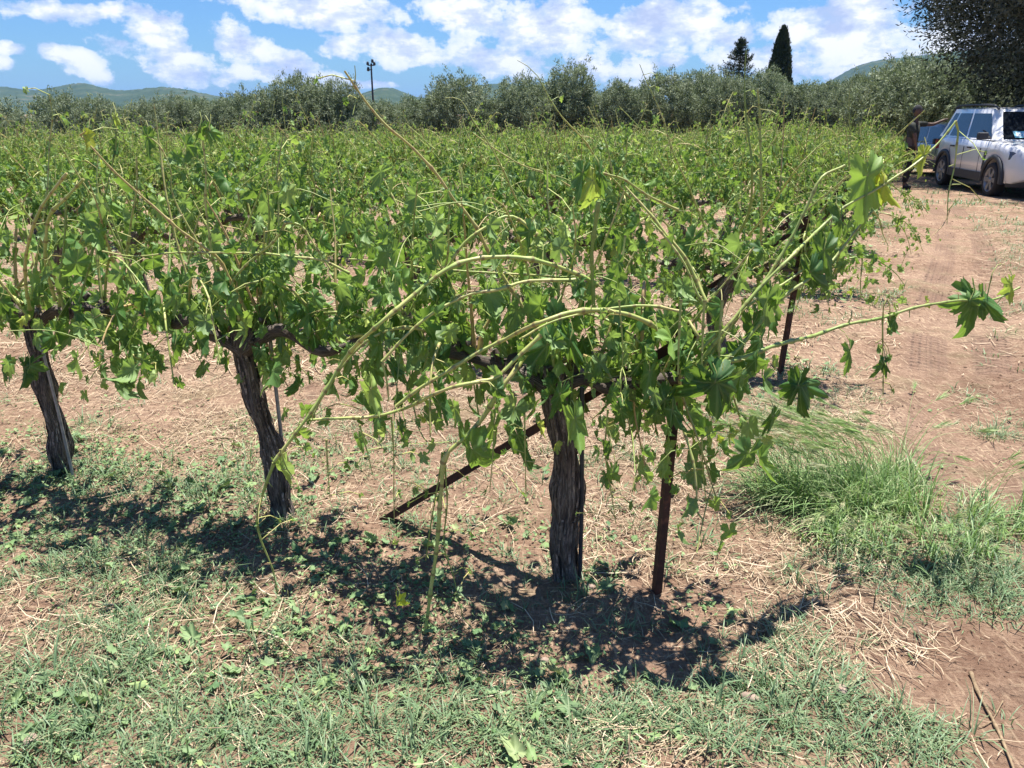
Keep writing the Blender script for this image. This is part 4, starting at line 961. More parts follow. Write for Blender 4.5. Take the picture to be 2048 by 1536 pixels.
# lighting pole
def lightpole():
    Y = 66.0; p = P(742, 128, Y); z0 = float(gz(p[0], p[1])); H = P(742, 128, Y)[2]-z0
    e = empty('lighting_pole', (p[0], p[1], z0), 0, 'thin dark pole with a cluster of lamps above the olive trees', 'pole'); m = plain('dark metal', (.035, .04, .055), .6, .3)
    b = B(); tube(b, [(0, 0, -.2), (0, 0, H*.5), (0, 0, H)], (.11, .09, .06), 8); b.build('pole', m, e)
    b = B(); box(b, (0, 0, H-.10), (.5, .07, .07)); box(b, (-.1, 0, H-.42), (.36, .06, .06)); b.build('crossarm', m, e)
    for dx, dz, s in ((-.26, .12, 1), (.12, .30, 1), (.26, .10, 1), (-.24, -.30, 1.1), (0.02, .02, .8)):
        b = B(); Mx = np.eye(4); Mx[:3, 3] = (dx, 0, H+dz-.08); lathe(b, [(0, .15*s), (.07*s, .14*s), (.10*s, .04*s), (.11*s, -.10*s), (.05*s, -.14*s), (0, -.14*s)], 10, 0, Mx); b.build('lamp', m, e)
lightpole()

# ------------------------------------------------------------------ ground cover
def scatter(n, x0, x1, y0, y1, dens, rng):
    """points with probability dens(px, py, x, y), even in the picture's depth"""
    x = rng.uniform(x0, x1, n); y = rng.uniform(y0, y1, n); px, py = topix(x, y)
    k = (px > -250) & (px < 2300) & (py < 1750); x, y, px, py = x[k], y[k], px[k], py[k]
    d = dens(px, py, x, y); k = rng.random(len(x)) < d
    return x[k], y[k]
def patches(px, py, L):
    r = 0
    for cx, cy, rx, ry, w in L: r = r + w*np.exp(-((px-cx)/rx)**2-((py-cy)/ry)**2)
    return r
GP = [(120, 1330, 260, 150, .9), (350, 1480, 420, 90, .9), (90, 1130, 170, 60, .6), (420, 1180, 150, 60, .45), (950, 1480, 420, 75, 1.0), (1500, 1470, 330, 85, .95), (1800, 1440, 250, 70, .5), (1330, 1400, 120, 60, .4),
      (1640, 1180, 220, 60, .5), (1840, 1120, 220, 60, .55), (1600, 970, 110, 50, .5), (1990, 1020, 90, 60, .5), (1640, 1290, 180, 50, .5), (1300, 1260, 100, 40, .3), (1950, 1180, 130, 50, .6),
      (1960, 770, 110, 28, .8), (1700, 740, 90, 18, .4), (1990, 860, 80, 20, .5), (1800, 590, 110, 22, .5), (1640, 600, 60, 30, .5), (1740, 450, 90, 25, .5), (1560, 760, 60, 25, .3), (2040, 420, 60, 60, .8), (1920, 410, 80, 12, .7),
      (250, 980, 200, 40, .3), (700, 1330, 200, 70, .35), (2030, 560, 30, 60, .5), (1830, 940, 60, 40, .5)]
BARE = [(1960, 1330, 120, 90, 1.0), (1420, 1210, 110, 60, .9), (1130, 1310, 130, 40, .6), (1870, 900, 180, 60, .9), (1850, 700, 60, 300, .7), (1890, 500, 60, 130, .7), (1750, 690, 150, 40, .4), (60, 1010, 80, 30, .5), (540, 1130, 60, 40, .6), (1330, 1340, 100, 40, .5), (1800, 1320, 100, 40, .5)]
def gd(px, py, x, y):
    nz = fbm(x*2.2, y*2.2, 41, 4); return np.clip((patches(px, py, GP)*1.1+.11-patches(px, py, BARE)*.8+.10*(py < 950)*(px > 1400))*np.clip((nz-.34)*4, 0, 1.3), 0, 1)
def blades(b, x, y, rng, hmin, hmax, w, per, spread, m=0, lean=.6, rnd=(0, 1), flat=0.0, bias=(0, 0)):
    n = len(x)*per; cx = np.repeat(x, per); cy = np.repeat(y, per)
    tr = np.repeat(rng.uniform(.6, 1.2, len(x)), per)
    bx = cx+rng.normal(0, spread, n); by = cy+rng.normal(0, spread, n); a = np.arctan2(by-cy, bx-cx)+rng.normal(0, .9, n)
    h = rng.uniform(hmin, hmax, n)*tr; le = np.abs(rng.normal(lean, .35, n))+flat; z = gz(bx, by)-.004
    dx, dy = np.cos(a)+bias[0], np.sin(a)+bias[1]; tt = np.array((0, .35, .7, 1.0)); ww = np.array((.8, 1, .7, .12))
    L = []
    el = np.clip(PI/2-le*1.0, .06, PI/2)
    px_, py_, pz_ = bx.copy(), by.copy(), z.copy(); pts = [(px_, py_, pz_)]; cur = el.copy()
    for i in range(3):
        s = h*(tt[i+1]-tt[i]); px_ = px_+dx*np.cos(cur)*s; py_ = py_+dy*np.cos(cur)*s; pz_ = np.maximum(pz_+np.sin(cur)*s, gz(px_, py_)+.004 if i == 2 else z+.004); pts.append((px_, py_, pz_)); cur = cur-rng.uniform(.15, .75, n)
    sx, sy = -np.sin(a), np.cos(a); W = w*rng.uniform(.6, 1.3, n); V = np.zeros((n, 8, 3))
    for i, (qx, qy, qz) in enumerate(pts):
        V[:, i*2, 0] = qx-sx*W*ww[i]; V[:, i*2, 1] = qy-sy*W*ww[i]; V[:, i*2, 2] = qz
        V[:, i*2+1, 0] = qx+sx*W*ww[i]; V[:, i*2+1, 1] = qy+sy*W*ww[i]; V[:, i*2+1, 2] = qz
    f = np.array([(0, 1, 3, 2), (2, 3, 5, 4), (4, 5, 7, 6)]); F = (f[None]+(np.arange(n)*8)[:, None, None]).reshape(-1, 4)
    r = np.clip(np.repeat(rng.beta(2, 2, len(x)), per)*.7+rng.uniform(0, .35, n), 0, .9); k = rng.random(n) < .08; r[k] = 1
    r = rnd[0]+(rnd[1]-rnd[0])*r
    b.add(V.reshape(-1, 3), F, m, np.repeat(r, 3))
rng = np.random.default_rng(11)
b = B()
x, y = scatter(26000, -3.5, 4.2, .95, 4.2, gd, rng); blades(b, x, y, rng, .025, .085, .0017, 13, .018, lean=.75)
x, y = scatter(2600, -3.5, 4.2, .95, 4.0, gd, rng); blades(b, x, y, rng, .07, .16, .0021, 9, .012, lean=.55)
x, y = scatter(22000, -6, 9, 4.2, 12, gd, rng); blades(b, x, y, rng, .03, .10, .003, 8, .03, lean=.7)
x, y = scatter(16000, -10, 22, 12, 34, lambda px, py, x, y: np.clip((fbm(x*.8, y*.8, 44)-.42)*3, 0, 1)*np.where((x-E0[0])*EDN[0]+(y-E0[1])*EDN[1] > .3, 1, .12), rng)
blades(b, x, y, rng, .05, .15, .008, 6, .07, lean=.7)
for n_ in range(3):
    vx, vy = vine_xy(0, n_); x = vx+rng.normal(0, .09, 26); y = vy+rng.normal(0, .09, 26); blades(b, x, y, rng, .03, .09, .0018, 7, .015, lean=.8)
o = b.build('grass', M['grass']); tag(o, 'short grey-green grass in ragged patches on the red soil', 'grass', kind='stuff')

# straw
def straws(b, x, y, rng, l0, l1, w, z=.004, curv=.35):
    n = len(x); a = rng.uniform(0, 2*PI, n)+.0; l = rng.uniform(l0, l1, n)*rng.uniform(.4, 1, n); tt = np.array((-.5, -.17, .17, .5)); a2 = rng.normal(0, curv, n); lift = rng.exponential(.006, n); tilt = rng.normal(0, .10, n)
    V = np.zeros((n, 8, 3)); ww = np.array((.7, 1, 1, .5))*1.0
    for i, t in enumerate(tt):
        aa = a+a2*t; qx = x+np.cos(aa)*l*t; qy = y+np.sin(aa)*l*t; qz = np.maximum(gz(qx, qy), gz(qx, qy)+tilt*l*t)+z+lift
        W = w*ww[i]; V[:, 2*i] = np.stack([qx-np.sin(aa)*W, qy+np.cos(aa)*W, qz], -1); V[:, 2*i+1] = np.stack([qx+np.sin(aa)*W, qy-np.cos(aa)*W, qz+w*.4], -1)
    f = np.array([(0, 1, 3, 2), (2, 3, 5, 4), (4, 5, 7, 6)]); F = (f[None]+(np.arange(n)*8)[:, None, None]).reshape(-1, 4)
    b.add(V.reshape(-1, 3), F, 0, np.repeat(rng.beta(1.6, 1.4, n), 3))
SPt = [(1200, 960, 330, 130, .8), (1420, 1150, 260, 120, .5), (1550, 1330, 260, 90, .35), (1750, 1250, 200, 80, .35), (900, 1000, 200, 60, .5), (1900, 1270, 150, 40, .5), (200, 1250, 300, 70, .4), (600, 700, 700, 150, .5), (1650, 850, 200, 60, .5), (1600, 700, 200, 80, .5), (1450, 1500, 400, 60, .3), (350, 850, 300, 60, .5)]
def sdn(px, py, x, y):
    return np.clip((patches(px, py, SPt)+.24-.5*patches(px, py, BARE))*np.clip((fbm(x*2.6, y*2.6, 61)-.3)*3.2, .1, 1.5), 0, 1)
b = B()
x, y = scatter(105000, -3.6, 4.3, .95, 4.6, sdn, rng); straws(b, x, y, rng, .03, .14, .0011)
x, y = scatter(9000, -3.6, 4.3, .95, 4.6, sdn, rng); straws(b, x, y, rng, .10, .30, .0016, .008, .6)
x, y = scatter(130000, -7, 9, 4.6, 13, sdn, rng); straws(b, x, y, rng, .06, .22, .0026)
x, y = scatter(50000, -16, 18, 13, 30, sdn, rng); straws(b, x, y, rng, .12, .4, .006)
o = b.build('straw', M['straw']); tag(o, 'pale dry straw strewn loosely over the soil', 'straw', kind='stuff')

# fallen leaves: thick under and in front of each row
def rowd(x, y):
    q = (x-E0[0])*RN[0]+(y-E0[1])*RN[1]; return q
def fd(px, py, x, y):
    q = rowd(x, y); along = (x-E0[0])*RU[0]+(y-E0[1])*RU[1]; r0 = np.exp(-((q+.25)/.50)**2)*np.clip((along+.5)*2, 0, 1)
    return np.clip((r0*.95+patches(px, py, [(350, 1400, 400, 150, .35), (700, 1500, 300, 60, .4), (850, 1280, 400, 100, .7), (250, 930, 400, 70, .8), (1330, 1180, 80, 60, .5), (1330, 1520, 200, 40, .3)])+.02)*np.clip((fbm(x*3, y*3, 71)-.28)*2.6, 0, 1.2), 0, 1)
def fallen(b, x, y, rng, s0, s1, lod, flat=.3):
    n = len(x); a = rng.uniform(0, 2*PI, n); D = np.stack([np.cos(a), np.sin(a), rng.normal(0, flat*.5, n)], -1); N = np.stack([rng.normal(0, flat, n), rng.normal(0, flat, n), np.where(rng.random(n) < .5, 1., -1.)], -1)
    s = rng.uniform(s0, s1, n); put_leaves(b, np.stack([x, y, gz(x, y)+.010+rng.exponential(.008, n)], -1), D, s, rng.beta(1.7, 2.0, n), rng, lod, 0, N)
b = B()
x, y = scatter(9500, -3.6, 3.0, .95, 4.4, fd, rng); fallen(b, x, y, rng, .014, .040, 1)
x, y = scatter(420, -3.0, 2.0, 1.1, 3.6, fd, rng); fallen(b, x, y, rng, .04, .075, 2, .35)
x, y = scatter(90000, -3.6, 3.0, .95, 4.4, fd, rng); fallen(b, x, y, rng, .006, .017, 0, .8)
for k in range(1, 7):
    Ek = E0+ES*k; n = 1500; t = rng.uniform(-.3, 14, n); q = rng.normal(0, .38, n); x = Ek[0]+RU[0]*t+RN[0]*q; y = Ek[1]+RU[1]*t+RN[1]*q; kk = (fbm(x*2, y*2, 77) > .45); fallen(b, x[kk], y[kk], rng, .03, .07, 0)
o = b.build('fallen_leaves', M['leaf_fallen']); tag(o, 'torn green vine leaves littering the ground under the rows', 'leaf litter', kind='stuff')

# crumbled clods
def clods(b, x, y, rng, s0, s1):
    n = len(x); q = np.array([(1, 0, 0), (-1, 0, 0), (0, 1, 0), (0, -1, 0), (0, 0, 1), (0, 0, -1), (.6, .6, .45), (-.6, .6, .4), (.6, -.6, .4), (-.6, -.6, .5)], float)[:6]
    s_ = (s0+(s1-s0)*rng.random(n)**3)[:, None, None]; V = q[None]*s_*rng.uniform(.55, 1.25, (n, 6, 3)); V[..., 2] *= .55; a = rng.uniform(0, 6, n); c_, sn_ = np.cos(a)[:, None], np.sin(a)[:, None]
    X_, Y_ = V[..., 0]*c_-V[..., 1]*sn_, V[..., 0]*sn_+V[..., 1]*c_; V = np.stack([X_+x[:, None], Y_+y[:, None], V[..., 2]+(gz(x, y)+s_[:, 0, 0]*.25)[:, None]], -1)
    f = np.array([(0, 2, 4), (2, 1, 4), (1, 3, 4), (3, 0, 4), (2, 0, 5), (1, 2, 5), (3, 1, 5), (0, 3, 5)]); b.add(V.reshape(-1, 3), (f[None]+(np.arange(n)*6)[:, None, None]).reshape(-1, 3), 0, smooth=False)
b = B(); cdn = lambda px, py, x, y: np.clip((fbm(x*3.3, y*3.3, 91)-.42)*4, .03, 1)
x, y = scatter(26000, -3.6, 4.3, .95, 4.6, cdn, rng); clods(b, x, y, rng, .0025, .009)
x, y = scatter(30000, -7, 9, 4.6, 13, cdn, rng); clods(b, x, y, rng, .005, .014)
o = b.build('soil_crumbs', M['soil']); tag(o, 'small crumbled clods of red soil scattered over the ground', 'soil', kind='stuff')

# barley clump bent by the wind
def barley(cx, cy, nst, rad, hgt, label, seed, bias=(-1.2, .2)):
    rng = np.random.default_rng(seed); b = B(); n = nst
    a = rng.uniform(0, 2*PI, n); r = np.sqrt(rng.random(n)); x = cx+np.cos(a)*r*rad[0]; y = cy+np.sin(a)*r*rad[1]
    blades(b, x, y, rng, hgt*.25, hgt*.85, .0026, 7, .03, lean=.5, bias=(bias[0]*.45, 0))
    k_ = n//4; blades(b, x[:k_], y[:k_], rng, hgt*.3, hgt*.9, .0022, 4, .05, lean=.7, rnd=(.9, 1.), bias=(bias[0]*.4, 0))
    m = n//2; hx, hy = x[:m], y[:m]
    for i in range(m):
        h = hgt*rng.uniform(.65, 1.1); k = rng.uniform(.5, 1.2); z0 = float(gz(hx[i], hy[i])); dd = np.array((bias[0]+rng.normal(0, .35), bias[1]+rng.normal(0, .3), 0)); dd /= np.linalg.norm(dd)
        L = smoothline([np.array((hx[i], hy[i], z0)), np.array((hx[i], hy[i], z0+h*.5))+dd*h*.12*k, np.array((hx[i], hy[i], z0+h*.85))+dd*h*.4*k, np.array((hx[i], hy[i], z0+h*.95))+dd*h*.75*k], .03)
        tube(b, L, .0009, 3, 0, rng.uniform(.4, .95), cap=False)
        T = L[-1]-L[-2]; T /= np.linalg.norm(T); nn = 34; tt = rng.random(nn)*.055; pos = L[-1]+T*tt[:, None]; D = T+rng.normal(0, .16, (nn, 3))
        leafcloud(b, pos, D, rng.uniform(.04, .075), .0024, rng.choice([.7, .85, 1.0]), rng)
    o = b.build('barley_clump', M['barley']); me = o.data; tag(o, label, 'wild barley')
g1 = G(1690, 1000); barley(g1[0], g1[1], 260, (.36, .17), .36, 'tall wind-bent clump of wild barley with feathery heads right of the front post', 3)
g2 = G(1800, 1085); barley(g2[0], g2[1], 85, (.36, .13), .20, 'lower sparse wild barley tuft below the tall wind-bent clump', 4, (-.6, -.8))
g3 = G(2010, 1040); barley(g3[0], g3[1], 34, (.16, .16), .26, 'wild barley tuft at the right edge of the picture', 5, (1, .5))
g4 = G(1800, 960); barley(g4[0], g4[1], 16, (.03, .05), .36, 'thin upright stand of dry barley beside the bent clump', 6, (.2, 0))

# fallen canes and stones
def fallen_cane(pts, r, label, tone=.6):
    L = []
    for px, py in pts: g = G(px, py); L.append((g[0], g[1], float(gz(g[0], g[1]))+r*1.2+.004))
    L = smoothline(L, .02); b = B(); cane_tube(b, L-L[0], r, r*.7, np.random.default_rng(int(pts[0][0])), 0, 7, tone)
    o = b.build('fallen_cane', M['dead_cane'] if tone > .7 else M['cane'], None, tuple(L[0])); tag(o, label, 'cane')
fallen_cane([(1945, 1332), (1962, 1375), (1990, 1430), (2020, 1500), (2046, 1560)], .0048, 'broken brown cane lying on bare soil at the lower right', 1.0)
fallen_cane([(2010, 1385), (1985, 1430), (1960, 1440)], .0018, 'short thin twig crossing the broken cane at the lower right', .9)
fallen_cane([(600, 1395), (680, 1360), (770, 1285), (850, 1230)], .0018, 'long dry stalk lying in shade left of the hanging cane', .8)
fallen_cane([(970, 1400), (1040, 1370), (1160, 1262)], .0024, 'pale cane stub lying below the first trunk', .8)
fallen_cane([(440, 1352), (430, 1340), (460, 1285)], .0020, 'bent tan stalk on the grass at lower left', .8)
fallen_cane([(700, 910), (800, 890), (900, 885), (1000, 870)], .0030, 'green cane lying on straw behind the first vine', .3)
sl = ['pointed brown stone', 'flat reddish stone', 'small round stone', 'pale angular stone', 'dark clod-like stone', 'smooth tan stone']
for i, (px, py, s) in enumerate([(1085, 1322, .016), (1240, 1345, .013), (1180, 1175, .014), (1500, 1400, .018), (60, 1480, .02), (1680, 1395, .016)]):
    g = G(px, py); rng2 = np.random.default_rng(i); b = B(); th, ph = np.meshgrid(np.linspace(0, 2*PI, 13)[:-1], np.linspace(0, PI, 8)); r = s*(1+.25*np.sin(th*2+i)*np.sin(ph)+rng2.normal(0, .08, th.shape))
    V = np.stack([r*np.sin(ph)*np.cos(th)*1.3, r*np.sin(ph)*np.sin(th), r*np.cos(ph)*.7], -1).reshape(-1, 3); F = [(a*12+c, a*12+(c+1) % 12, (a+1)*12+(c+1) % 12, (a+1)*12+c) for a in range(7) for c in range(12)]
    b.add(V, F); o = b.build('stone', M['stone'], None, (g[0], g[1], float(gz(g[0], g[1]))+s*.35)); tag(o, sl[i]+[' below the first trunk', ' on bare soil below the rusty post', ' in the grass by the first trunk', ' in the lower right grass', ' in the lower left grass', ' between grass patches at right'][i], 'stone')

# ------------------------------------------------------------------ cars
def car(loc, ang, body, label, name, Ln=4.30, Wd=1.80, Hr=1.66, belt=1.02, hood=1.02, suv=True):
    e = empty(name, loc, ang, label, 'car')           # local +x = forward
    h = Ln/2; wb = 2.65; fa = h-.84; ra = fa-wb; wr = .345 if suv else .30; ar = wr+.075
    clad = plain('black cladding', (.035, .037, .042), .6); glass = plain('car glass', (.012, .016, .022), .06, 0, .8, .05)
    paint = plain(name+' paint', body, .22, 0, .6, .01, 3, 0, .6) if True else None
    tyre = plain('tyre', (.018, .018, .02), .85); alloy = plain('alloy rim', (.26, .27, .30), .4, .6); lampg = plain('lamp glass', (.10, .11, .13), .1, .2, .9)
    silver = plain('silver trim', (.5, .52, .55), .35, .6)
    # station profiles
    X = np.unique(np.concatenate([np.linspace(-h, h, 44), np.linspace(fa-ar, fa+ar, 25), np.linspace(ra-ar, ra+ar, 25)]))
    def zb(x):
        z = .30+.0*x
        for c in (fa, ra):
            q = abs(x-c)
            if q < ar: z = max(z, .345*wr/.345+math.sqrt(max(0, ar*ar-q*q)))
        z = max(z, .30+.10*max(0, (abs(x)-(h-.22))/.22)); return z
    def zt(x): return float(np.interp(x, [-h, -h+.05, -h+.25, .72, .95, h-.55, h-.16, h-.05, h], [.86, .98, belt+.02, belt, hood, hood-.05, hood-.13, hood-.25, hood-.42]))
    def wd(x): return Wd/2*float(np.interp(abs(x), [0, h-.75, h-.3, h-.08, h], [1, 1, .955, .84, .72]))
    rings = []
    for x in X:
        b_, t_, w = zb(x), zt(x), wd(x); t_ = max(t_, b_+.03)
        rings.append([(x, s*yy, z) for s, pts in ((-1, [(0, b_), (w*.93, b_), (w*.985, b_+.03*min(1, (t_-b_))), (w, b_+(t_-b_)*.45), (w*.985, b_+(t_-b_)*.8), (w*.95, t_-.02), (w*.80, t_+.015), (0, t_+.03)]),
                                                  (1, [(w*.80, t_+.015), (w*.95, t_-.02), (w*.985, b_+(t_-b_)*.8), (w, b_+(t_-b_)*.45), (w*.985, b_+.03*min(1, (t_-b_))), (w*.93, b_)])) for yy, z in pts])
    V = np.array(rings).reshape(-1, 3); n = 14; F = [(i*n+j, i*n+(j+1) % n, (i+1)*n+(j+1) % n, (i+1)*n+j) for i in range(len(X)-1) for j in range(n)]
    b = B(); b.add(V, F); b.add(V[:n], [tuple(range(n))][:1]); b.add(V[-n:], [tuple(range(n))[::-1]]); bo = b.build('body', paint, e)
    sh = bpy.context
    b = B(); box(b, (0, 0, .50), (Ln-.7, Wd*.72, .42)); b.build('underbody', clad, e)
    # lower cladding: sills, arches
    for s in (-1, 1):
        b = B(); box(b, ((fa+ra)/2, s*(Wd/2-.02), .37), (wb-2*ar, .07, .17)); b.build('sill', clad, e)
        for c in (fa, ra):                                   # wheel arch flares
            b = B()
            th = np.linspace(-.12, PI+.12, 22); pts = []
            for t in th:
                for rr, yy in ((ar-.012, Wd/2-.03), (ar-.012, Wd/2+.022), (ar+.075, Wd/2+.016), (ar+.085, Wd/2-.05)): pts.append((c+rr*math.cos(t), s*yy, wr+rr*math.sin(t)))
            F = [(i*4+j, i*4+(j+1) % 4, (i+1)*4+(j+1) % 4, (i+1)*4+j) for i in range(21) for j in range(4)]; b.add(pts, F); b.build('wheel_arch', clad, e)
    if suv:
        # fender flash on the front door edge
        for s in (-1, 1):
            b = B(); b.add([(fa-ar-.10, s*(Wd/2+.006), .52), (fa-ar-.02, s*(Wd/2+.006), .52), (fa-ar+.03, s*(Wd/2+.006), .90), (fa-ar-.07, s*(Wd/2+.006), .90)], [(0, 1, 2, 3)]); b.build('fender_flash', clad, e)
    def bumper(sx, z0, z1, m, nm, out=.03, ws=1.0):
        b = B(); P_ = []
        for t in np.linspace(-1, 1, 15):
            xx = sx*(h-.02-.30*abs(t)**3.2+out*.5); yy = t*(Wd/2*.93)*ws
            P_ += [(xx, yy, z0), (xx+sx*out, yy, z0+.02), (xx+sx*out, yy, z1-.02), (xx, yy, z1)]
        b.add(P_, [(i*4+j, i*4+j+1, (i+1)*4+j+1, (i+1)*4+j) for i in range(14) for j in range(3)]); b.build(nm, m, e)
    bumper(1, .24, .50, clad, 'front_bumper'); bumper(-1, .26, .52, clad, 'rear_bumper')
    # grille band and headlights
    zg = hood-.26
    bumper(1, zg-.13, zg+.02, clad, 'grille', .022, .98)
    for s in (-1, 1):
        b = B(); P_ = []
        for t in np.linspace(.62, 1.03, 6):
            xx = h+.0-.30*abs(t)**3.2+.028; P_ += [(xx, s*t*Wd/2*.93, zg-.09+.02*t), (xx+.02, s*t*Wd/2*.93, zg+.06), (xx-.02, s*t*Wd/2*.93, zg+.085)]
        b.add(P_, [(i*3+j, i*3+j+1, (i+1)*3+j+1, (i+1)*3+j) for i in range(5) for j in range(2)]); hl = b.build('headlight', lampg if suv else silver, e)
        b = B()
        for t in (.70, .84):
            xx = h-.30*t**3.2+.055; Mx = Matrix.Translation((xx, s*t*Wd/2*.93, zg)) @ Matrix.Rotation(PI/2, 4, 'Y'); lathe(b, [(0, .02), (.04, .015), (.05, 0)], 10, 0, Mx)
        b.build('reflector', silver, hl)
        b = B(); box(b, (h-.05, s*Wd*.34, .56), (.05, .05, .20)); b.build('air_slot', clad, e)
        b = B(); box(b, (-h+.03, s*Wd*.42, .92), (.08, .16, .2)); b.build('tail_light', plain('red lamp', (.35, .02, .02), .3), e)
    # greenhouse
    xb = [(-h+.08), 1.14]; xr = [(-h+.36), .40]
    wt, wl = Wd/2*.73, Wd/2*.93; zb_, zr = belt+.005, Hr-.02
    g = B(); sect = []
    for t in np.linspace(0, 1, 7):
        q = t**.9; z = zb_+(zr-zb_)*t; w = wl+(wt-wl)*q; x0 = xb[0]+(xr[0]-xb[0])*q; x1 = xb[1]+(xr[1]-xb[1])*q; c = .10
        sect.append([(x0, -w+c, z), (x0+c, -w, z), (x1-c*1.5, -w, z), (x1, -w+c*1.6, z), (x1+.05*(1-t), 0, z), (x1, w-c*1.6, z), (x1-c*1.5, w, z), (x0+c, w, z), (x0, w-c, z), (x0-.03, 0, z)])
    V = np.array(sect).reshape(-1, 3); n = 10; g.add(V, [(i*n+j, i*n+(j+1) % n, (i+1)*n+(j+1) % n, (i+1)*n+j) for i in range(6) for j in range(n)])
    top = V[-n:].copy(); cen = top.mean(0); t2 = cen+(top-cen)*.75+np.array((0, 0, .035)); t3 = cen+np.array((0, 0, .045)); g.add(np.vstack([top, t2, t3[None]]), [(i, (i+1) % n, n+(i+1) % n, n+i) for i in range(n)])
    g.add(np.vstack([t2, t3[None]]), [(i, (i+1) % n, n) for i in range(n)]); g.build('cabin', paint, e)
    def gpt(xf, t, s, off=.006):      # point on the side glass: xf 0 rear..1 front
        q = t**.9; w = wl+(wt-wl)*q+off; x0 = xb[0]+(xr[0]-xb[0])*q+.1; x1 = xb[1]+(xr[1]-xb[1])*q-.15
        return (x0+(x1-x0)*xf, s*w, zb_+(zr-zb_)*t)
    for s in (-1, 1):
        for a, c in ((.56, .985), (.20, .52), (.03, .165)):
            b = B(); P_ = []
            for t in np.linspace(.06, .86, 5): P_ += [gpt(a+(.02 if a < .1 else 0)+t*(0), t, s), gpt(c, t, s)]
            b.add(P_, [(i*2, i*2+1, i*2+3, i*2+2) for i in range(4)]); b.build('side_window', glass, e)
        b = B(); mx = xb[1]-.30; box(b, (mx, s*(Wd/2+.10), belt+.09), (.12, .20, .14)); box(b, (mx, s*(Wd/2-.01), belt+.05), (.06, .10, .05)); mo = b.build('wing_mirror', clad, e)
        bv = mo.modifiers.new('b', 'BEVEL'); bv.width = .025; bv.segments = 3
        for xx in (.05, -.88):
            b = B(); box(b, (xx, s*(Wd/2+.012), belt-.17), (.17, .03, .03)); b.build('door_handle', paint if not suv else clad, e)
        for xx in (.60, -.28, -1.05):      # door gaps
            b = B(); box(b, (xx, s*(Wd/2-.004), .69), (.008, .012, .50)); b.build('door_gap', clad, e)
        if suv:
            b = B(); L = smoothline([(xr[0]-.02, s*(wt-.03), Hr-.01), (xr[0]+.15, s*(wt-.03), Hr+.055), (-.3, s*(wt-.03), Hr+.07), (xr[1]-.15, s*(wt-.03), Hr+.05), (xr[1]+.05, s*(wt-.03), Hr-.02)], .08); tube(b, L, .022, 8); b.build('roof_rail', clad, e)
    for nm, xi, sg in (('windscreen', 1, 1), ('rear_window', 0, -1)):
        b = B(); P_ = []
        for t in np.linspace(.05, .92, 5):
            q = t**.9; w = (wl+(wt-wl)*q)-.13; xx = xb[xi]+(xr[xi]-xb[xi])*q
            for yy in (-1, 0, 1): P_.append((xx+sg*(.012+(.05*(1-t) if yy == 0 and xi else (.03 if yy == 0 else 0))), yy*w, zb_+(zr-zb_)*t))
        b.add(P_, [(i*3+j, i*3+j+1, (i+1)*3+j+1, (i+1)*3+j) for i in range(4) for j in range(2)]); ws_ = b.build(nm, glass, e)
        if suv and xi:
            def wp(y, t): q = t**.9; return (xb[1]+(xr[1]-xb[1])*q+.035+.03*(1-t), y, zb_+(zr-zb_)*t)
            b = B(); b.add([wp(-.50, .10), wp(-.08, .10), wp(-.08, .30), wp(-.50, .30)], [(0, 1, 2, 3)], smooth=False); b.build('card', plain('card', (.25, .62, .72), .6), ws_)
            b = B()
            for y0, y1, t0, t1 in ((-.46, -.36, .14, .26), (-.33, -.22, .14, .26), (-.19, -.11, .14, .26)):
                q1, q2, q3, q4 = [np.array(wp(*v))+np.array((.008, 0, 0)) for v in ((y0, t0), (y1, t0), (y1, t1), (y0, t1))]; b.add([q1, q2, q3, q4], [(0, 1, 2, 3)], smooth=False)
            b.build('card_print', plain('card print', (.75, .85, .88), .6), ws_)
    # wheels
    for wx in (fa, ra):
        for s in (-1, 1):
            Mx = Matrix.Translation((wx, s*(Wd/2-.10), wr)) @ Matrix.Rotation(-s*PI/2, 4, 'X')
            b = B(); lathe(b, [(wr*.66, -.11), (wr*.93, -.11), (wr, -.08), (wr, .08), (wr*.94, .115), (wr*.70, .115), (wr*.66, .09)], 32, 0, Mx); w = b.build('wheel', tyre, e)
            b = B(); lathe(b, [(wr*.66, -.09), (wr*.60, -.05), (wr*.58, .06), (wr*.67, .105), (wr*.70, .118), (wr*.71, .112)], 32, 0, Mx)
            for k in range(6):
                a = k*PI/3; c, sn = math.cos(a), math.sin(a)
                V = np.array([(.03*c-.035*sn, .03*sn+.035*c, .10), (.03*c+.035*sn, .03*sn-.035*c, .10), (wr*.66*c+.05*sn, wr*.66*sn-.05*c, .105), (wr*.66*c-.05*sn, wr*.66*sn+.05*c, .105)]); V2 = V-np.array((0, 0, .03)); VV = np.vstack([V, V2])
                Mn = np.array(Mx); b.add(VV @ Mn[:3, :3].T+Mn[:3, 3], [(0, 1, 2, 3), (0, 4, 5, 1), (1, 5, 6, 2), (3, 2, 6, 7), (0, 3, 7, 4)], smooth=False)
            lathe(b, [(0, .115), (.045, .112), (.055, .09), (.055, .06)], 14, 0, Mx); b.build('rim', alloy, w)
            b = B(); lathe(b, [(0, .02), (wr*.5, .02), (wr*.58, -.02)], 24, 0, Mx); b.build('brake_disc', clad, w)
    return e
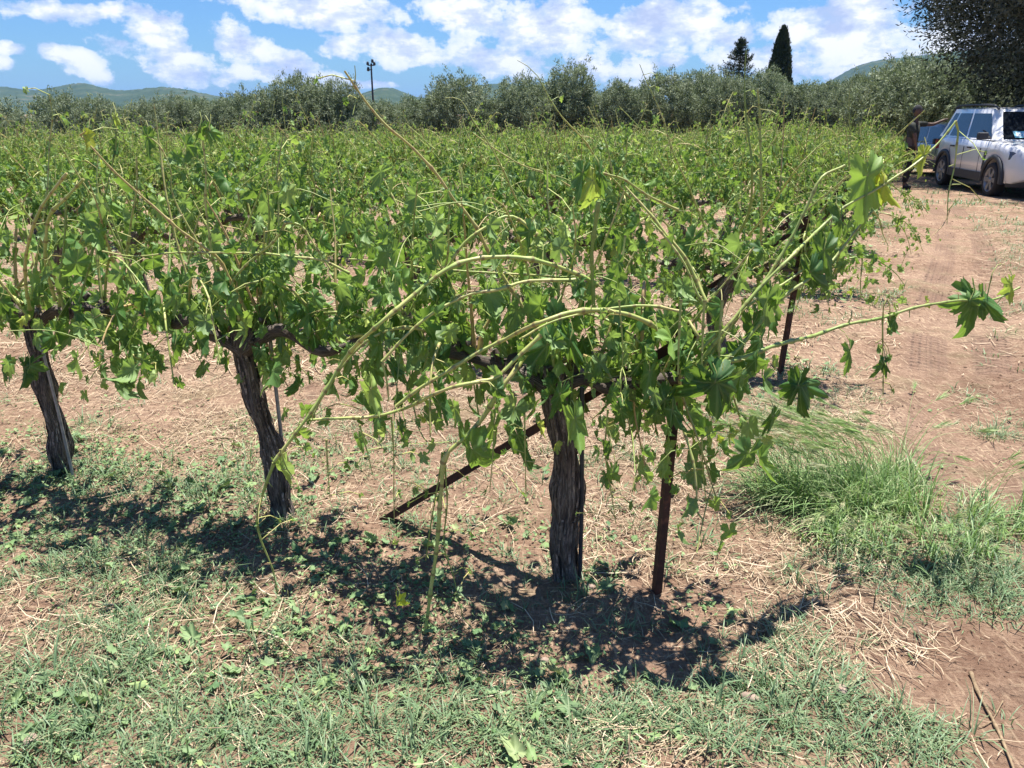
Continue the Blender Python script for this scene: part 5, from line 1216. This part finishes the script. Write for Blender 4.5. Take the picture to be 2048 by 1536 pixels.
# white car: wheels stand at the two contact points read from the photograph
fw = np.array((9.95, 16.5)); rw = np.array((10.32, 19.12)); dv = (fw-rw)/np.linalg.norm(fw-rw); side = np.array((-dv[1], dv[0]))
ang = math.atan2(dv[1], dv[0]); right = np.array((dv[1], -dv[0]))     # right-hand side of the car faces the camera
ctr = (fw - right*.85) - dv*(4.30/2-.84)
car((ctr[0], ctr[1], float(gz(ctr[0], ctr[1]))), ang, (.72, .72, .73), 'white off-road car with black wheel arches parked under the olive tree', 'parked_car', Ln=4.34, Wd=1.84, Hr=1.74, belt=1.10, hood=1.10)
car((12.85, 23.3, float(gz(12.85, 23.3))), -PI/2-.10, (.13, .15, .18), 'dark grey saloon parked behind the white car, only its front corner showing', 'parked_car', Ln=4.1, Wd=1.68, Hr=1.44, belt=.90, hood=.90, suv=False)

# ------------------------------------------------------------------ people
def skin(name, verts, edges, m, parent, sub=1):
    me = bpy.data.meshes.new(name); me.from_pydata([v[:3] for v in verts], edges, []); me.update(); o = bpy.data.objects.new(name, me); COL.objects.link(o); o.parent = parent
    sk = o.modifiers.new('skin', 'SKIN'); sk.use_smooth_shade = True
    for i, v in enumerate(verts):
        r = v[3]; me.skin_vertices[0].data[i].radius = (r, r*(v[4] if len(v) > 4 else 1))
    me.skin_vertices[0].data[0].use_root = True
    s = o.modifiers.new('sub', 'SUBSURF'); s.levels = sub; s.render_levels = sub; me.materials.append(m); return o
def head(parent, c, yaw, sk, hair, cap=False):
    b = B(); th, ph = np.meshgrid(np.linspace(0, 2*PI, 25)[:-1], np.linspace(0.001, PI-.001, 16)); nx_, ny_, nz_ = np.sin(ph)*np.cos(th), np.sin(ph)*np.sin(th), np.cos(ph)
    w = np.where(nz_ < 0, 1-.28*(-nz_)**1.3, 1); X = nx_*.098*w; Yy = ny_*.076*w; Z = nz_*.122
    X = X + np.where(nx_ > 0, .028*np.exp(-((ny_)/.20)**2-((nz_+.05)/.20)**2), 0) + np.where(nx_ > 0, .008*np.exp(-(ny_/.5)**2-((nz_+.45)/.10)**2), 0)-np.where(nx_ > 0, .010*np.exp(-((np.abs(ny_)-.38)/.16)**2-((nz_-.08)/.12)**2), 0)
    Y2 = Yy + np.sign(ny_)*.016*np.exp(-((nx_+.02)/.16)**2-(nz_/.22)**2)*(np.abs(ny_) > .8)
    V = np.stack([X, Y2, Z], -1).reshape(-1, 3); F = [(a*24+k, (a+1)*24+k, (a+1)*24+(k+1) % 24, a*24+(k+1) % 24) for a in range(15) for k in range(24)]
    cs, sn = math.cos(yaw), math.sin(yaw); Rz = np.array([[cs, -sn, 0], [sn, cs, 0], [0, 0, 1]]); b.add(V @ Rz.T+np.array(c), F); o = b.build('head', sk, parent)
    # hair: shell over the upper back of the skull
    k = (nz_ > .15) | ((nx_ < -.15) & (nz_ > -.45)); b2 = B(); q = V*np.array((1.07, 1.10, 1.07))+np.array((-.006, 0, .004)); kf = k.reshape(-1); Fh = [f for f in F if all(kf[i] for i in f) and not (q[f[0]][0] > .055 and q[f[0]][2] < .05)]
    b2.add(q @ Rz.T+np.array(c), Fh); b2.build('cap' if cap else 'hair', hair, parent)
    b3 = B()
    for s in (-1, 1):
        p = Rz @ np.array((.086, s*.030, .012))+np.array(c); Mx = Matrix.Translation(p); lathe(b3, [(0, .008), (.007, .004), (.008, 0), (.007, -.004), (0, -.008)], 8, 0, Mx)
    b3.build('eyes', plain('eye', (.05, .035, .03), .2), parent)
def person(loc, yaw, label, shirtc, pantc, capped, armR, armL, hatc=(.02, .02, .025)):
    """built facing +x; armR / armL: elbow and wrist points"""
    e = empty('person', loc, yaw, label, 'person'); sk = plain('skin', (.11, .06, .045), .6, var=.06); sh = plain('shirt', shirtc, .85, var=.2, scale=12, bmp=.3); pn = plain('trousers', pantc, .85, var=.2, scale=12, bmp=.3); bt = plain('boots', (.02, .018, .016), .7)
    Vs = [(0, 0, .95, .12, .9), (0, 0, 1.15, .115, .85), (0, 0, 1.35, .125, .8), (0, 0, 1.47, .07, .8), (.01, 0, 1.56, .052), (.012, 0, 1.60, .05)]; Es = [(0, 1), (1, 2), (2, 3), (3, 4), (4, 5)]
    for s, (el, wr_) in ((-1, armR), (1, armL)):
        n0 = len(Vs); el = np.array(el); wr_ = np.array(wr_); d = wr_-el; d /= np.linalg.norm(d)
        Vs += [(0, s*.18, 1.42, .058), (*el, .042), (*(wr_-d*.03), .028), (*(wr_+d*.04), .030)]; Es += [(2, n0), (n0, n0+1), (n0+1, n0+2), (n0+2, n0+3)]
        sx = np.cross(d, (0, 0, 1)); sx /= np.linalg.norm(sx)+1e-9; up = np.cross(sx, d)
        for k, (o_, l_) in enumerate(((-.028, .062), (-.010, .072), (.010, .068), (.026, .054))):
            a = len(Vs); q = wr_+d*.075+sx*o_; q2 = q+d*l_*.6-up*.008; q3 = q2+d*l_*.35-up*.022; Vs += [(*q, .0095), (*q2, .0085), (*q3, .007)]; Es += [(n0+3, a), (a, a+1), (a+1, a+2)]
        a = len(Vs); q = wr_+d*.03+sx*.036*s+up*.005; q2 = q+d*.035+sx*.022*s; Vs += [(*q, .011), (*q2, .009)]; Es += [(n0+3, a), (a, a+1)]
    for s, (kx, fx) in ((-1, (.05, .02)), (1, (.02, -.06))):
        n0 = len(Vs); Vs += [(0, s*.10, .88, .085), (kx, s*.12, .50, .058), (fx, s*.13, .10, .040), (fx+.10, s*.14, .045, .036)]; Es += [(0, n0), (n0, n0+1), (n0+1, n0+2), (n0+2, n0+3)]
    skin('body', Vs, Es, sk, e)
    S = [(0, 0, .93, .150, .85), (0, 0, 1.12, .145, .8), (0, 0, 1.32, .150, .78), (0, 0, 1.46, .085, .8)]; Ed = [(0, 1), (1, 2), (2, 3)]
    for s, (el, wr_) in ((-1, armR), (1, armL)):
        n0 = len(S); el = np.array(el); S0 = np.array((0, s*.19, 1.42)); S += [(*S0, .075), (*(S0+(el-S0)*.75), .060)]; Ed += [(2, n0), (n0, n0+1)]
    skin('shirt', S, Ed, sh, e)
    T = [(0, 0, .96, .145, .9)]; Ed = []
    for s, (kx, fx) in ((-1, (.05, .02)), (1, (.02, -.06))):
        n0 = len(T); T += [(0, s*.10, .84, .105), (kx, s*.12, .50, .080), (fx, s*.13, .12, .068)]; Ed += [(0, n0), (n0, n0+1), (n0+1, n0+2)]
    skin('trousers', T, Ed, pn, e)
    for s, fx in ((-1, .02), (1, -.06)):
        skin('boot', [(fx-.03, s*.13, .06, .050), (fx+.06, s*.135, .045, .045), (fx+.17, s*.15, .035, .036)], [(0, 1), (1, 2)], bt, e)
    head(e, (.02, 0, 1.69), 0, sk, plain('cap cloth', hatc, .9), capped)
    return e
# the man by the vines, right arm stretched towards the cars, and another behind the white car
pp = np.array((9.08, 18.4)); person((pp[0], pp[1], float(gz(*pp))), -.75, 'person in dark shirt and black trousers stretching an arm out beside the vines', (.030, .034, .028), (.008, .008, .011), False, ((.12, -.20, 1.12), (.16, -.14, .90)), ((.28, .36, 1.40), (.42, .62, 1.50)))
pq = np.array((12.05, 21.0-.2)); pq = np.array((P(1916, 220, 20.6)[0], 20.6)); person((pq[0], pq[1], float(gz(*pq))), -1.4, 'person behind the white car, only the dark capped head showing', (.06, .03, .03), (.02, .02, .03), True, ((.05, -.26, 1.15), (.15, -.22, .92)), ((.05, .26, 1.15), (.15, .22, .92)), (.06, .03, .035))

# ------------------------------------------------------------------ haze
def build_haze():
    b = B(); box(b, (0, 4300, 82), (12200, 9700, 180)); m = bpy.data.materials.new('haze'); m.use_nodes = True; t = NT(m.node_tree); t.n.clear()
    out = t.node('ShaderNodeOutputMaterial'); v = t.node('ShaderNodeVolumePrincipled'); v.inputs['Density'].default_value = .00009; v.inputs['Color'].default_value = (.28, .52, 1, 1)
    t.l.new(v.outputs[0], out.inputs['Volume']); o = b.build('haze', m); tag(o, kind='stuff', label='thin blue summer haze over the far hills', cat='haze')
build_haze()
